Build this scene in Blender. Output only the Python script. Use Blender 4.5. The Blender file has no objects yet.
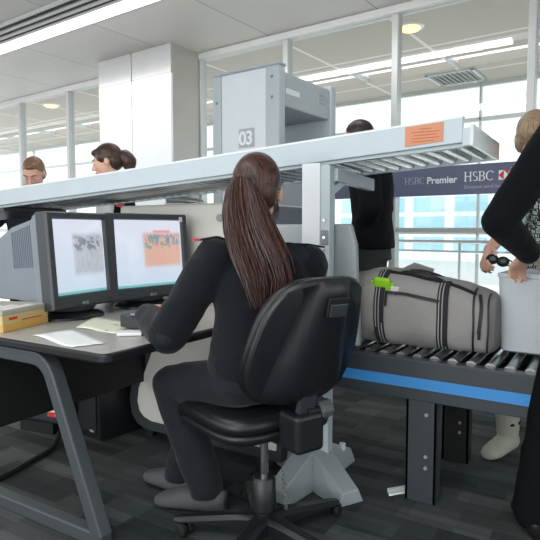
import bpy, bmesh, math, random
from mathutils import Vector, Matrix, noise
random.seed(7)
C = bpy.context.scene.collection
V = Vector
PI = math.pi
# ------------------------------------------------------------------ camera
CAM_H, TH, YAW, FPX = 1.06, math.atan(40/560), math.radians(31.6), 560.0
cy_, sy_ = math.cos(YAW), math.sin(YAW)
cam = bpy.data.cameras.new('camera'); camo = bpy.data.objects.new('camera', cam); C.objects.link(camo)
cam.sensor_width = 36; cam.lens = FPX/540*36
camo.location = (0, 0, CAM_H); camo.rotation_euler = (PI/2-TH, 0, YAW)
cam.clip_end = 200
bpy.context.scene.camera = camo

def W(px, py, d):
    """place measured in the photograph (pixel and distance ahead in metres) -> point in the room"""
    u = (px-270)/FPX; v = (270-py)/FPX
    f = math.cos(TH)+v*math.sin(TH); z = -math.sin(TH)+v*math.cos(TH)
    x = u/f*d
    return V((cy_*x-sy_*d, sy_*x+cy_*d, CAM_H+z/f*d))
def WZ(px, py, z0):
    u = (px-270)/FPX; v = (270-py)/FPX
    z = -math.sin(TH)+v*math.cos(TH); f = math.cos(TH)+v*math.sin(TH)
    return W(px, py, (z0-CAM_H)*f/z)
def hd(deg):
    return V((math.cos(math.radians(deg)), math.sin(math.radians(deg)), 0))

# ------------------------------------------------------------------ materials
def lin(c):
    def g(x):
        x /= 255.0
        return x/12.92 if x <= .04045 else ((x+.055)/1.055)**2.4
    return (g(c[0]), g(c[1]), g(c[2]), 1)
_m = {}
def M(name, col, rough=.5, metal=0.0, bump=0, bscale=200, bstretch=(1, 1, 1), spec=.5, var=0, vscale=6, emis=0, sheen=0, coat=0):
    if name in _m: return _m[name]
    m = bpy.data.materials.new(name); m.use_nodes = True
    nt = m.node_tree; b = nt.nodes['Principled BSDF']
    b.inputs['Base Color'].default_value = lin(col)
    b.inputs['Roughness'].default_value = rough; b.inputs['Metallic'].default_value = metal
    b.inputs['Specular IOR Level'].default_value = spec
    if sheen: b.inputs['Sheen Weight'].default_value = sheen
    if coat: b.inputs['Coat Weight'].default_value = coat
    if emis:
        b.inputs['Emission Color'].default_value = lin(col); b.inputs['Emission Strength'].default_value = emis
    tc = nt.nodes.new('ShaderNodeTexCoord')
    if bump:
        mp = nt.nodes.new('ShaderNodeMapping'); mp.inputs['Scale'].default_value = bstretch
        nz = nt.nodes.new('ShaderNodeTexNoise'); nz.inputs['Scale'].default_value = bscale; nz.inputs['Detail'].default_value = 3
        bp = nt.nodes.new('ShaderNodeBump'); bp.inputs['Strength'].default_value = bump; bp.inputs['Distance'].default_value = .01
        nt.links.new(tc.outputs['Object'], mp.inputs[0]); nt.links.new(mp.outputs[0], nz.inputs[0])
        nt.links.new(nz.outputs[0], bp.inputs['Height']); nt.links.new(bp.outputs[0], b.inputs['Normal'])
    # a little uneven wear in every material
    nz = nt.nodes.new('ShaderNodeTexNoise'); nz.inputs['Scale'].default_value = vscale; nz.inputs['Detail'].default_value = 4
    mx = nt.nodes.new('ShaderNodeMix'); mx.data_type = 'RGBA'
    k = var if var else .06
    lo = [x*(1-k) for x in lin(col)[:3]]+[1]; hi = [min(1, x*(1+k)) for x in lin(col)[:3]]+[1]
    mx.inputs[6].default_value = lo; mx.inputs[7].default_value = hi
    nt.links.new(tc.outputs['Object'], nz.inputs[0]); nt.links.new(nz.outputs[0], mx.inputs[0]); nt.links.new(mx.outputs[2], b.inputs['Base Color'])
    _m[name] = m
    return m

def carpet_mat():
    m = bpy.data.materials.new('carpet_tiles'); m.use_nodes = True; nt = m.node_tree; b = nt.nodes['Principled BSDF']
    tc = nt.nodes.new('ShaderNodeTexCoord')
    def brick(w, h, c1, c2, off, rot=0, bias=0):
        mp = nt.nodes.new('ShaderNodeMapping'); mp.inputs['Location'].default_value = off; mp.inputs['Rotation'].default_value = (0, 0, rot)
        br = nt.nodes.new('ShaderNodeTexBrick'); br.inputs['Scale'].default_value = 1; br.inputs['Mortar Size'].default_value = 0.0
        br.inputs['Brick Width'].default_value = w; br.inputs['Row Height'].default_value = h
        br.inputs['Color1'].default_value = c1; br.inputs['Color2'].default_value = c2; br.inputs['Bias'].default_value = bias
        nt.links.new(tc.outputs['Object'], mp.inputs[0]); nt.links.new(mp.outputs[0], br.inputs[0]); return br
    a = brick(.33, .085, lin((54, 60, 64)), lin((90, 95, 98)), (0, 0, 0))
    c = brick(.17, .17, (.74, .74, .74, 1), (1.1, 1.1, 1.1, 1), (.37, .11, 0), PI/2)
    d = brick(.25, .05, (.84, .84, .84, 1), (1.1, 1.1, 1.1, 1), (.2, .3, 0))
    nz = nt.nodes.new('ShaderNodeTexNoise'); nz.inputs['Scale'].default_value = 260; nz.inputs['Detail'].default_value = 2
    nt.links.new(tc.outputs['Object'], nz.inputs[0])
    mr = nt.nodes.new('ShaderNodeMapRange'); mr.inputs[3].default_value = .55; mr.inputs[4].default_value = 1.4; nt.links.new(nz.outputs[0], mr.inputs[0])
    last = a.outputs[0]
    n3 = nt.nodes.new('ShaderNodeTexNoise'); n3.inputs['Scale'].default_value = .9; n3.inputs['Detail'].default_value = 2
    nt.links.new(tc.outputs['Object'], n3.inputs[0])
    r3 = nt.nodes.new('ShaderNodeValToRGB'); r3.color_ramp.elements[0].position = .38; r3.color_ramp.elements[0].color = (.9, .93, .95, 1); r3.color_ramp.elements[1].position = .62; r3.color_ramp.elements[1].color = (1.35, 1.22, 1.08, 1)  # random warm lighter patches, window light painted into the carpet
    nt.links.new(n3.outputs[0], r3.inputs[0])
    for o in (c.outputs[0], d.outputs[0], mr.outputs[0], r3.outputs[0]):
        mx = nt.nodes.new('ShaderNodeMix'); mx.data_type = 'RGBA'; mx.blend_type = 'MULTIPLY'; mx.inputs[0].default_value = 1
        nt.links.new(last, mx.inputs[6]); nt.links.new(o, mx.inputs[7]); last = mx.outputs[2]
    nt.links.new(last, b.inputs['Base Color']); b.inputs['Roughness'].default_value = .95; b.inputs['Specular IOR Level'].default_value = .15
    bp = nt.nodes.new('ShaderNodeBump'); bp.inputs['Strength'].default_value = .35; bp.inputs['Distance'].default_value = .004
    nt.links.new(nz.outputs[0], bp.inputs['Height']); nt.links.new(bp.outputs[0], b.inputs['Normal'])
    return m

def ceiling_mat(name, col, sx, sy, seam=.008, seamcol=(158, 156, 152)):
    m = bpy.data.materials.new(name); m.use_nodes = True; nt = m.node_tree; b = nt.nodes['Principled BSDF']
    tc = nt.nodes.new('ShaderNodeTexCoord')
    br = nt.nodes.new('ShaderNodeTexBrick'); br.inputs['Scale'].default_value = 1; br.inputs['Mortar Size'].default_value = seam
    br.offset = 0; br.inputs['Brick Width'].default_value = sx; br.inputs['Row Height'].default_value = sy
    c = lin(col); br.inputs['Color1'].default_value = c; br.inputs['Color2'].default_value = [x*.93 for x in c[:3]]+[1]
    br.inputs['Mortar'].default_value = lin(seamcol)
    nt.links.new(tc.outputs['Object'], br.inputs[0]); nt.links.new(br.outputs[0], b.inputs['Base Color'])
    b.inputs['Roughness'].default_value = .55
    return m

def glass_mat():
    m = bpy.data.materials.new('window_glass'); m.use_nodes = True; nt = m.node_tree; nt.nodes.remove(nt.nodes['Principled BSDF'])
    out = nt.nodes['Material Output']
    t = nt.nodes.new('ShaderNodeBsdfTransparent'); t.inputs[0].default_value = (.93, .95, .95, 1)
    g = nt.nodes.new('ShaderNodeBsdfGlossy'); g.inputs['Roughness'].default_value = .02; g.inputs[0].default_value = (.9, .93, .95, 1)
    ge = nt.nodes.new('ShaderNodeNewGeometry'); dp = nt.nodes.new('ShaderNodeVectorMath'); dp.operation = 'DOT_PRODUCT'
    nt.links.new(ge.outputs['Normal'], dp.inputs[0]); nt.links.new(ge.outputs['Incoming'], dp.inputs[1])
    ab = nt.nodes.new('ShaderNodeMath'); ab.operation = 'ABSOLUTE'; nt.links.new(dp.outputs['Value'], ab.inputs[0])
    iv = nt.nodes.new('ShaderNodeMath'); iv.operation = 'SUBTRACT'; iv.inputs[0].default_value = 1; nt.links.new(ab.outputs[0], iv.inputs[1])
    pw = nt.nodes.new('ShaderNodeMath'); pw.operation = 'POWER'; pw.inputs[1].default_value = 5; nt.links.new(iv.outputs[0], pw.inputs[0])
    fr = nt.nodes.new('ShaderNodeMath'); fr.operation = 'MULTIPLY_ADD'; fr.inputs[1].default_value = .9; fr.inputs[2].default_value = .05; nt.links.new(pw.outputs[0], fr.inputs[0])
    mx = nt.nodes.new('ShaderNodeMixShader')
    nt.links.new(fr.outputs[0], mx.inputs[0]); nt.links.new(t.outputs[0], mx.inputs[1]); nt.links.new(g.outputs[0], mx.inputs[2]); nt.links.new(mx.outputs[0], out.inputs[0])
    return m

def screen_mat(name, orange):
    """glowing CRT picture: pale scan with a bag in it, task strip along the bottom (local x right, z up)"""
    m = bpy.data.materials.new(name); m.use_nodes = True; nt = m.node_tree; N = nt.nodes; L = nt.links
    b = N['Principled BSDF']; tc = N.new('ShaderNodeTexCoord'); sp = N.new('ShaderNodeSeparateXYZ'); L.new(tc.outputs['Generated'], sp.inputs[0])
    def math_(op, a, bb=None, cc=None):
        n = N.new('ShaderNodeMath'); n.operation = op
        for i, q in enumerate((a, bb, cc)):
            if q is None: continue
            if isinstance(q, (int, float)): n.inputs[i].default_value = q
            else: L.new(q, n.inputs[i])
        return n.outputs[0]
    def step(x, lo, hi, soft):
        def ss(v, e0, e1):
            n = N.new('ShaderNodeMapRange'); n.interpolation_type = 'SMOOTHSTEP'
            n.inputs[1].default_value = e0; n.inputs[2].default_value = e1; n.inputs[3].default_value = 0; n.inputs[4].default_value = 1
            L.new(v, n.inputs[0]); return n.outputs[0]
        return math_('MULTIPLY', ss(x, lo-soft, lo+soft), math_('SUBTRACT', 1.0, ss(x, hi-soft, hi+soft)))
    def mix(f, a, bb):
        n = N.new('ShaderNodeMix'); n.data_type = 'RGBA'
        if isinstance(f, float): n.inputs[0].default_value = f
        else: L.new(f, n.inputs[0])
        for i, q in ((6, a), (7, bb)):
            if isinstance(q, tuple): n.inputs[i].default_value = q
            else: L.new(q, n.inputs[i])
        return n.outputs[2]
    x, z = sp.outputs[0], sp.outputs[2]
    nz = N.new('ShaderNodeTexNoise'); nz.inputs['Scale'].default_value = 9; nz.inputs['Detail'].default_value = 5; L.new(tc.outputs['Generated'], nz.inputs[0])
    mp = N.new('ShaderNodeMapping'); mp.inputs['Scale'].default_value = (14, 1, 3); L.new(tc.outputs['Generated'], mp.inputs[0])
    n2 = N.new('ShaderNodeTexNoise'); n2.inputs['Scale'].default_value = 3; n2.inputs['Detail'].default_value = 4; L.new(mp.outputs[0], n2.inputs[0])
    bg = mix(z, lin((203, 221, 238)), lin((226, 229, 244)))
    if orange:
        bag = math_('MULTIPLY', step(x, .40, .97, .03), step(z, .30, .80, .04))
        c = mix(nz.outputs[0], lin((236, 150, 100)), lin((214, 176, 150)))
        top = math_('MULTIPLY', step(z, .62, .78, .04), math_('GREATER_THAN', n2.outputs[0], .5))
        c = mix(top, c, lin((80, 120, 150)))
        gr = math_('MULTIPLY', step(z, .55, .72, .04), math_('GREATER_THAN', nz.outputs[0], .56))
        c = mix(gr, c, lin((120, 150, 110)))
        pic = mix(math_('MULTIPLY', bag, .78), bg, c)
        hnd = math_('MULTIPLY', step(x, .55, .82, .02), step(z, .80, .84, .01))
        pic = mix(math_('MULTIPLY', hnd, .6), pic, lin((230, 110, 90)))
    else:
        bag = math_('MULTIPLY', step(x, .36, .96, .04), step(z, .26, .80, .05))
        c = mix(n2.outputs[0], lin((120, 122, 130)), lin((205, 208, 216)))
        top = math_('MULTIPLY', step(z, .58, .76, .04), math_('GREATER_THAN', nz.outputs[0], .5))
        c = mix(top, c, lin((70, 74, 84)))
        pic = mix(math_('MULTIPLY', bag, .72), bg, c)
    strip = step(z, -.2, .045, .005)
    pic = mix(strip, pic, lin((120, 190, 190)))
    b.inputs['Base Color'].default_value = (.02, .02, .02, 1); b.inputs['Roughness'].default_value = .12
    L.new(pic, b.inputs['Emission Color']); b.inputs['Emission Strength'].default_value = .95
    return m

def print_mat(name):
    """black and white maze print on the blouse"""
    m = bpy.data.materials.new(name); m.use_nodes = True; nt = m.node_tree; b = nt.nodes['Principled BSDF']
    tc = nt.nodes.new('ShaderNodeTexCoord')
    v = nt.nodes.new('ShaderNodeTexVoronoi'); v.distance = 'CHEBYCHEV'; v.feature = 'F1'; v.inputs['Scale'].default_value = 42
    nt.links.new(tc.outputs['Object'], v.inputs[0])
    w = nt.nodes.new('ShaderNodeMath'); w.operation = 'PINGPONG'; w.inputs[1].default_value = .22; nt.links.new(v.outputs['Distance'], w.inputs[0])
    r = nt.nodes.new('ShaderNodeValToRGB'); r.color_ramp.elements[0].position = .085; r.color_ramp.elements[0].color = lin((30, 36, 38)); r.color_ramp.elements[1].position = .11; r.color_ramp.elements[1].color = lin((196, 214, 206))
    nt.links.new(w.outputs[0], r.inputs[0]); nt.links.new(r.outputs[0], b.inputs['Base Color']); b.inputs['Roughness'].default_value = .8
    return m

def knit_mat(name, col, scale=130, strength=.5):
    m = M(name, col, .92, sheen=.12, spec=.12); nt = m.node_tree; b = nt.nodes['Principled BSDF']
    tc = nt.nodes.new('ShaderNodeTexCoord'); w = nt.nodes.new('ShaderNodeTexWave'); w.bands_direction = 'DIAGONAL'
    w.inputs['Scale'].default_value = scale/6; w.inputs['Distortion'].default_value = 1.5; w.inputs['Detail'].default_value = 1
    nz = nt.nodes.new('ShaderNodeTexNoise'); nz.inputs['Scale'].default_value = 14; nz.inputs['Detail'].default_value = 3
    ad = nt.nodes.new('ShaderNodeMath'); ad.operation = 'MULTIPLY_ADD'; ad.inputs[1].default_value = .12
    nt.links.new(tc.outputs['Object'], w.inputs[0]); nt.links.new(tc.outputs['Object'], nz.inputs[0])
    nt.links.new(w.outputs[0], ad.inputs[0]); nt.links.new(nz.outputs[0], ad.inputs[2])
    bp = nt.nodes.new('ShaderNodeBump'); bp.inputs['Strength'].default_value = strength; bp.inputs['Distance'].default_value = .012
    nt.links.new(ad.outputs[0], bp.inputs['Height']); nt.links.new(bp.outputs[0], b.inputs['Normal'])
    return m

def hair_mat(name, c1, c2):
    m = bpy.data.materials.new(name); m.use_nodes = True; nt = m.node_tree; b = nt.nodes['Principled BSDF']
    tc = nt.nodes.new('ShaderNodeTexCoord'); mp = nt.nodes.new('ShaderNodeMapping'); mp.inputs['Scale'].default_value = (90, 90, 5)
    nz = nt.nodes.new('ShaderNodeTexNoise'); nz.inputs['Scale'].default_value = 2; nz.inputs['Detail'].default_value = 4
    mx = nt.nodes.new('ShaderNodeMix'); mx.data_type = 'RGBA'; mx.inputs[6].default_value = lin(c1); mx.inputs[7].default_value = lin(c2)
    rp = nt.nodes.new('ShaderNodeMapRange'); rp.inputs[1].default_value = .35; rp.inputs[2].default_value = .65
    nt.links.new(tc.outputs['Object'], mp.inputs[0]); nt.links.new(mp.outputs[0], nz.inputs[0]); nt.links.new(nz.outputs[0], rp.inputs[0]); nt.links.new(rp.outputs[0], mx.inputs[0])
    nt.links.new(mx.outputs[2], b.inputs['Base Color']); b.inputs['Roughness'].default_value = .38; b.inputs['Specular IOR Level'].default_value = .45
    bp = nt.nodes.new('ShaderNodeBump'); bp.inputs['Strength'].default_value = .35; bp.inputs['Distance'].default_value = .004
    nt.links.new(nz.outputs[0], bp.inputs['Height']); nt.links.new(bp.outputs[0], b.inputs['Normal'])
    return m

MAT = dict(
 white=M('white_paint', (226, 231, 234), .35), rail=M('pale_blue_painted_steel', (186, 199, 204), .35), steel=M('brushed_steel', (172, 176, 177), .25, .9),
 darksteel=M('dull_steel', (135, 138, 138), .4, .8), chrome=M('chrome', (225, 228, 230), .1, 1), black=M('black_plastic', (26, 29, 33), .36),
 softblack=M('black_vinyl', (19, 21, 24), .36, bump=.08, bscale=500), darkgrey=M('dark_grey_plastic', (52, 56, 61), .4), rubber=M('rubber', (18, 18, 19), .7),
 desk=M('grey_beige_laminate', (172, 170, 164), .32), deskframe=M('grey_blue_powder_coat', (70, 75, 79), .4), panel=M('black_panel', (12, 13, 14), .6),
 mon=M('charcoal_monitor_plastic', (58, 62, 66), .42), monback=M('grey_monitor_housing', (122, 130, 138), .5), silver=M('silver_plastic', (150, 156, 160), .35),
 paper=M('paper', (232, 236, 236), .8), cream=M('cream_machine_enamel', (218, 216, 208), .4), slate=M('slate_blue_panel', (108, 116, 128), .5),
 frameblue=M('dark_slate_enamel', (58, 64, 68), .4), conv=M('charcoal_blue_enamel', (54, 60, 66), .42), convtop=M('charcoal_rim', (66, 70, 74), .38), stripe=M('blue_stripe', (58, 138, 205), .4),
 bag=M('grey_canvas', (150, 148, 146), .9, bump=.25, bscale=260, var=.08, vscale=9, spec=.2), webbing=M('black_webbing', (34, 35, 38), .85), webline=M('grey_webbing_line', (150, 150, 152), .8),
 zip=M('black_zip', (24, 24, 27), .6), lime=M('lime_plastic', (150, 214, 40), .45), bin=M('pale_grey_bin_plastic', (196, 203, 208), .45), star=M('light_grey_casting', (158, 165, 168), .5),
 skin=M('skin', (222, 176, 152), .5, var=.08, vscale=20, spec=.35), skin2=M('ruddy_skin', (216, 168, 148), .5, var=.08, vscale=20, spec=.35),
 lip=M('lips', (176, 96, 88), .45), eye=M('eye_white', (226, 222, 216), .3), iris=M('iris', (46, 36, 30), .3), brow=M('brow_hair', (70, 50, 38), .8),
 trousers=M('black_wool', (31, 34, 39), .85, bump=.3, bscale=9, bstretch=(1, 1, .4), sheen=.1, spec=.15), trousers2=M('black_trouser_cloth', (19, 20, 23), .9, bump=.3, bscale=9, bstretch=(1, 1, .4), spec=.1),
 greytrousers=M('charcoal_trouser_cloth', (66, 68, 69), .9, bump=.3, bscale=9, bstretch=(1, 1, .4), spec=.1),
 sweater=knit_mat('black_rib_knit', (25, 28, 33)), patch=M('smooth_shoulder_cloth', (30, 33, 39), .75, bump=.15, bscale=40, spec=.2), sleeve=M('black_jersey', (15, 16, 20), .92, bump=.25, bscale=14, sheen=.05, spec=.1),
 jacket=M('black_jacket_cloth', (19, 20, 25), .88, bump=.25, bscale=12, spec=.15), shoe=M('grey_suede', (80, 83, 86), .8), shoelining=M('dark_shoe_lining', (32, 33, 36), .9), blackshoe=M('black_leather', (22, 23, 26), .35), boot=M('pale_boot_suede', (176, 178, 162), .85),
 badge=M('red_badge', (196, 52, 74), .5), shirt=M('white_shirt', (228, 230, 232), .8), navy=M('navy_shirt', (26, 30, 44), .85),
 hair=hair_mat('dark_brown_hair', (30, 18, 16), (84, 52, 44)), hair2=hair_mat('dark_hair', (40, 28, 24), (82, 56, 46)), hair3=hair_mat('light_brown_hair', (120, 100, 78), (178, 154, 124)), hair4=hair_mat('short_brown_hair', (98, 70, 54), (140, 104, 80)), hair5=hair_mat('black_brown_hair', (30, 24, 23), (58, 46, 42)),
 orange=M('orange_notice', (208, 142, 108), .7), print_line=M('faded_print', (186, 112, 82), .8), yellow=M('yellow_carton', (206, 184, 126), .6, var=.1, vscale=14), amber=M('amber_print', (214, 168, 84), .6, var=.15, vscale=20), cartontop=M('grey_carton', (172, 170, 158), .7), red=M('red_print', (205, 50, 45), .6),
 columnwhite=M('white_column_enamel', (240, 243, 245), .25), columnreflect=M('grey_column_reflection', (186, 187, 186), .25, .3), columnside=M('grey_beige_column_side', (176, 172, 166), .3, .35),
 alu=M('aluminium_frame', (196, 198, 197), .35, .4), darkgap=M('dark_gap', (40, 40, 42), .8), lightstrip=M('light_diffuser', (250, 252, 252), .4, emis=1.3), warm=M('warm_lamp', (255, 206, 140), .4, emis=2.0), fascia=M('light_ceiling_paint', (205, 205, 203), .5),
 sign=M('slate_purple_sign', (96, 100, 126), .5), signgrey=M('pale_grey_lettering', (168, 172, 188), .5), signwhite=M('white_lettering', (238, 240, 244), .5),
 det=M('pale_grey_detector_panel', (214, 222, 226), .4), detedge=M('blue_grey_detector_edge', (176, 186, 192), .4), detdark=M('grey_detector_header', (164, 171, 175), .4), detplate=M('grey_number_plate', (168, 176, 182), .5),
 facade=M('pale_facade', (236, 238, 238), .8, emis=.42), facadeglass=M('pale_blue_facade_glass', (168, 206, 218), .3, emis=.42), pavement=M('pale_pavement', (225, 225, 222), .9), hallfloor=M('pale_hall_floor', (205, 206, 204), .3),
 cable=M('black_cable', (15, 15, 16), .6), label=M('white_label', (230, 226, 224), .6), yellowpaper=M('yellow_green_paper', (222, 228, 206), .8), grip=M('grey_knob', (82, 86, 88), .5), glassmat=glass_mat(), carpet=carpet_mat(),
 blouse=print_mat('maze_print_cloth'), ear=M('hair_tie', (60, 50, 50), .7),
 scr1=screen_mat('grey_scan_picture', False), scr2=screen_mat('orange_scan_picture', True))

# ------------------------------------------------------------------ helpers
class MB:
    def __init__(s): s.bm = bmesh.new()
    def box(s, lo, hi, bev=0, mat=None, seg=2):
        lo, hi = V(lo), V(hi); t = bmesh.new()
        bmesh.ops.create_cube(t, size=1)
        for v in t.verts: v.co = V(((lo[i]+hi[i])/2+v.co[i]*(hi[i]-lo[i])) for i in range(3))
        if bev: bmesh.ops.bevel(t, geom=t.edges[:], offset=bev, segments=seg, affect='EDGES', profile=.5)
        s.add(t, mat); return s
    def add(s, t, mat=None):
        me = bpy.data.meshes.new('t'); t.to_mesh(me); t.free()
        if mat is not None: me.transform(mat)
        s.bm.from_mesh(me); bpy.data.meshes.remove(me)
    def ring_loft(s, rings, cap=True, closed=True):
        R = [[s.bm.verts.new(p) for p in r] for r in rings]
        n = len(R[0])
        for a, b in zip(R, R[1:]):
            for i in range(n if closed else n-1):
                j = (i+1) % n
                s.bm.faces.new((a[i], a[j], b[j], b[i]))
        if cap:
            s.bm.faces.new(R[0][::-1]); s.bm.faces.new(R[-1])
        return s
    def tube(s, pts, r, seg=10, ry=None, up=None, cap=True):
        pts = [V(p) for p in pts]; rings = []
        rr = r if isinstance(r, (list, tuple)) else [r]*len(pts)
        prev = None
        for i, p in enumerate(pts):
            t = (pts[min(i+1, len(pts)-1)]-pts[max(i-1, 0)]).normalized()
            if prev is None:
                a = V(up) if up else (V((0, 0, 1)) if abs(t.z) < .9 else V((1, 0, 0)))
            else: a = prev
            n = (a-t*a.dot(t)).normalized(); b = t.cross(n); prev = n
            k = 1 if ry is None else ry
            rings.append([p+n*rr[i]*math.cos(2*PI*j/seg)+b*rr[i]*k*math.sin(2*PI*j/seg) for j in range(seg)])
        return s.ring_loft(rings, cap)
    def bar(s, pts, w, h, up=(0, 0, 1)):
        """rectangular section swept along points: w across, h along up"""
        pts = [V(p) for p in pts]; rings = []
        for i, p in enumerate(pts):
            t = (pts[min(i+1, len(pts)-1)]-pts[max(i-1, 0)]).normalized()
            u = V(up); u = (u-t*u.dot(t)).normalized(); b = t.cross(u)
            rings.append([p+b*w/2*a+u*h/2*c for a, c in ((-1, -1), (1, -1), (1, 1), (-1, 1))])
        return s.ring_loft(rings)
    def cyl(s, p, q, r, seg=20, r2=None): return s.tube([p, q], [r, r if r2 is None else r2], seg)
    def prism(s, poly, off):
        """flat outline swept by the vector off"""
        a = [V(p) for p in poly]; off = V(off)
        return s.ring_loft([a, [p+off for p in a]])
    def ell(s, c, r, rot=None, seg=16, rings=10):
        t = bmesh.new(); bmesh.ops.create_uvsphere(t, u_segments=seg, v_segments=rings, radius=1)
        m = Matrix.Translation(V(c)) @ (rot.to_4x4() if rot is not None else Matrix()) @ Matrix.Diagonal((r[0], r[1], r[2], 1))
        s.add(t, m); return s
    def build(s, name, mat, parent=None, smooth=False, bevel=0, subsurf=0):
        bmesh.ops.recalc_face_normals(s.bm, faces=s.bm.faces[:])
        me = bpy.data.meshes.new(name); s.bm.to_mesh(me); s.bm.free()
        o = bpy.data.objects.new(name, me); C.objects.link(o)
        me.materials.append(mat if not isinstance(mat, str) else MAT[mat])
        if smooth:
            for p in me.polygons: p.use_smooth = True
            if smooth != 'all':
                try: me.set_sharp_from_angle(angle=math.radians(40))
                except Exception: pass
        if parent: o.parent = parent
        if bevel:
            md = o.modifiers.new('edge', 'BEVEL'); md.width = bevel; md.segments = 2; md.limit_method = 'ANGLE'
        if subsurf:
            md = o.modifiers.new('sub', 'SUBSURF'); md.levels = subsurf; md.render_levels = subsurf
        return o

def tag(o, label=None, cat=None, group=None, kind=None):
    if label: o['label'] = label
    if cat: o['category'] = cat
    if group: o['group'] = group
    if kind: o['kind'] = kind
    return o
def thing(name, label, cat, loc=(0, 0, 0), rz=0, group=None):
    o = bpy.data.objects.new(name, None); C.objects.link(o); o.empty_display_size = .1
    o.location = loc; o.rotation_euler = (0, 0, rz)
    return tag(o, label, cat, group)
def copy_tree(o, parent=None):
    c = o.copy(); C.objects.link(c)
    if parent is not None: c.parent = parent
    for ch in list(o.children): copy_tree(ch, c)
    return c
def struct(o): o['kind'] = 'structure'; return o
def plabel(o, s): o['label'] = s; return o

def text_mesh(name, body, size, mat, parent, mtx, bold=0.0, spacing=1.0, sx=1.0):
    cu = bpy.data.curves.new(name, 'FONT'); cu.body = body; cu.size = size; cu.extrude = .0015; cu.bevel_depth = bold; cu.bevel_resolution = 0
    cu.align_x = 'LEFT'; cu.space_character = spacing
    t = bpy.data.objects.new(name, cu); C.objects.link(t)
    dg = bpy.context.evaluated_depsgraph_get()
    me = bpy.data.meshes.new_from_object(t.evaluated_get(dg))
    bpy.data.objects.remove(t); bpy.data.curves.remove(cu)
    me.transform(mtx @ Matrix.Diagonal((sx, 1, 1, 1)))
    me.materials.clear(); me.materials.append(MAT[mat])
    o = bpy.data.objects.new(name, me); C.objects.link(o); o.parent = parent
    return o

VS = 1.25
class Blob:
    """overlapping soft volumes fused into one continuous skin"""
    def __init__(s, base=(0, 0, 0)): s.mb = MB(); s.base = V(base)
    def cap(s, p, r, q, r2=None, k=1.0, up=None, n=6):
        p, q = V(p)-s.base, V(q)-s.base; r2 = r if r2 is None else r2
        d = (q-p).normalized()
        pts, rad = [], []
        for a in (85, 60, 30): pts.append(p-d*r*math.sin(math.radians(a))); rad.append(r*math.cos(math.radians(a)))
        for i in range(n+1): pts.append(p.lerp(q, i/n)); rad.append(r+(r2-r)*i/n)
        for a in (30, 60, 85): pts.append(q+d*r2*math.sin(math.radians(a))); rad.append(r2*math.cos(math.radians(a)))
        s.mb.tube(pts, rad, 16, ry=k, up=up); return s
    def chain(s, pts, rad, k=1.0):
        for i in range(len(pts)-1): s.cap(pts[i], rad[i], pts[i+1], rad[i+1], k)
        return s
    def ell(s, c, r, rot=None): s.mb.ell(V(c)-s.base, r, rot, 20, 14); return s
    def loft(s, secs, n=28, e=2.3):
        """secs: (centre, sideways half vector, front-back half vector)"""
        rings = []
        for c, a, b in secs:
            c, a, b = V(c)-s.base, V(a), V(b); ring = []
            for j in range(n):
                t = 2*PI*j/n; x, y = math.cos(t), math.sin(t)
                ring.append(c+a*math.copysign(abs(x)**(2/e), x)+b*math.copysign(abs(y)**(2/e), y))
            rings.append(ring)
        s.mb.ring_loft(rings); return s
    def build(s, name, mat, parent, voxel=.007, smooth=6, wr=0, wf=9, wst=(1, 1, 1), cut=None):
        o = s.mb.build(name, mat, None)
        md = o.modifiers.new('r', 'REMESH'); md.mode = 'VOXEL'; md.voxel_size = voxel*VS; md.adaptivity = 0
        if smooth:
            sm = o.modifiers.new('s', 'SMOOTH'); sm.factor = .5; sm.iterations = smooth
        dg = bpy.context.evaluated_depsgraph_get()
        me = bpy.data.meshes.new_from_object(o.evaluated_get(dg))
        old = o.data; o.modifiers.clear(); o.data = me; bpy.data.meshes.remove(old)
        if cut:
            bm = bmesh.new(); bm.from_mesh(me)
            for co, no in cut:
                bmesh.ops.bisect_plane(bm, geom=bm.verts[:]+bm.edges[:]+bm.faces[:], plane_co=V(co)-s.base, plane_no=V(no), clear_outer=True)
            bm.to_mesh(me); bm.free()
        if wr:
            for v in me.vertices:
                p = V((v.co.x*wst[0], v.co.y*wst[1], v.co.z*wst[2]))*wf
                a = noise.noise(p); b = noise.noise(p*2.1+V((5, 3, 1)))
                v.co += v.normal*wr*((1-abs(a)*2.2)*.7+b*.5)
        me.materials.clear(); me.materials.append(MAT[mat] if isinstance(mat, str) else mat)
        for p in me.polygons: p.use_smooth = True
        o.parent = parent
        return o

# ================================================================== SETTING
# wall frame: x along the window wall (to the right), y away beyond it
WO = V((-1.853, 4.877, 0)); WR = math.radians(-3.98)
def wall_frame(o): o.location = WO; o.rotation_euler = (0, 0, WR); return o
WM = Matrix.Translation(WO) @ Matrix.Rotation(WR, 4, 'Z')
def wp(x, y, z=0): return WM @ V((x, y, z))

MB().box((-9, -4, -.06), (7, 4.75, 0)).build('floor', 'carpet')
struct(bpy.data.objects['floor'])
o = wall_frame(MB().box((-11, -7.5, 3.0), (8, 0, 3.12)).build('ceiling', ceiling_mat('ceiling_panels', (200, 196, 189), 1.17, 1.3))); struct(o)
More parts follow.
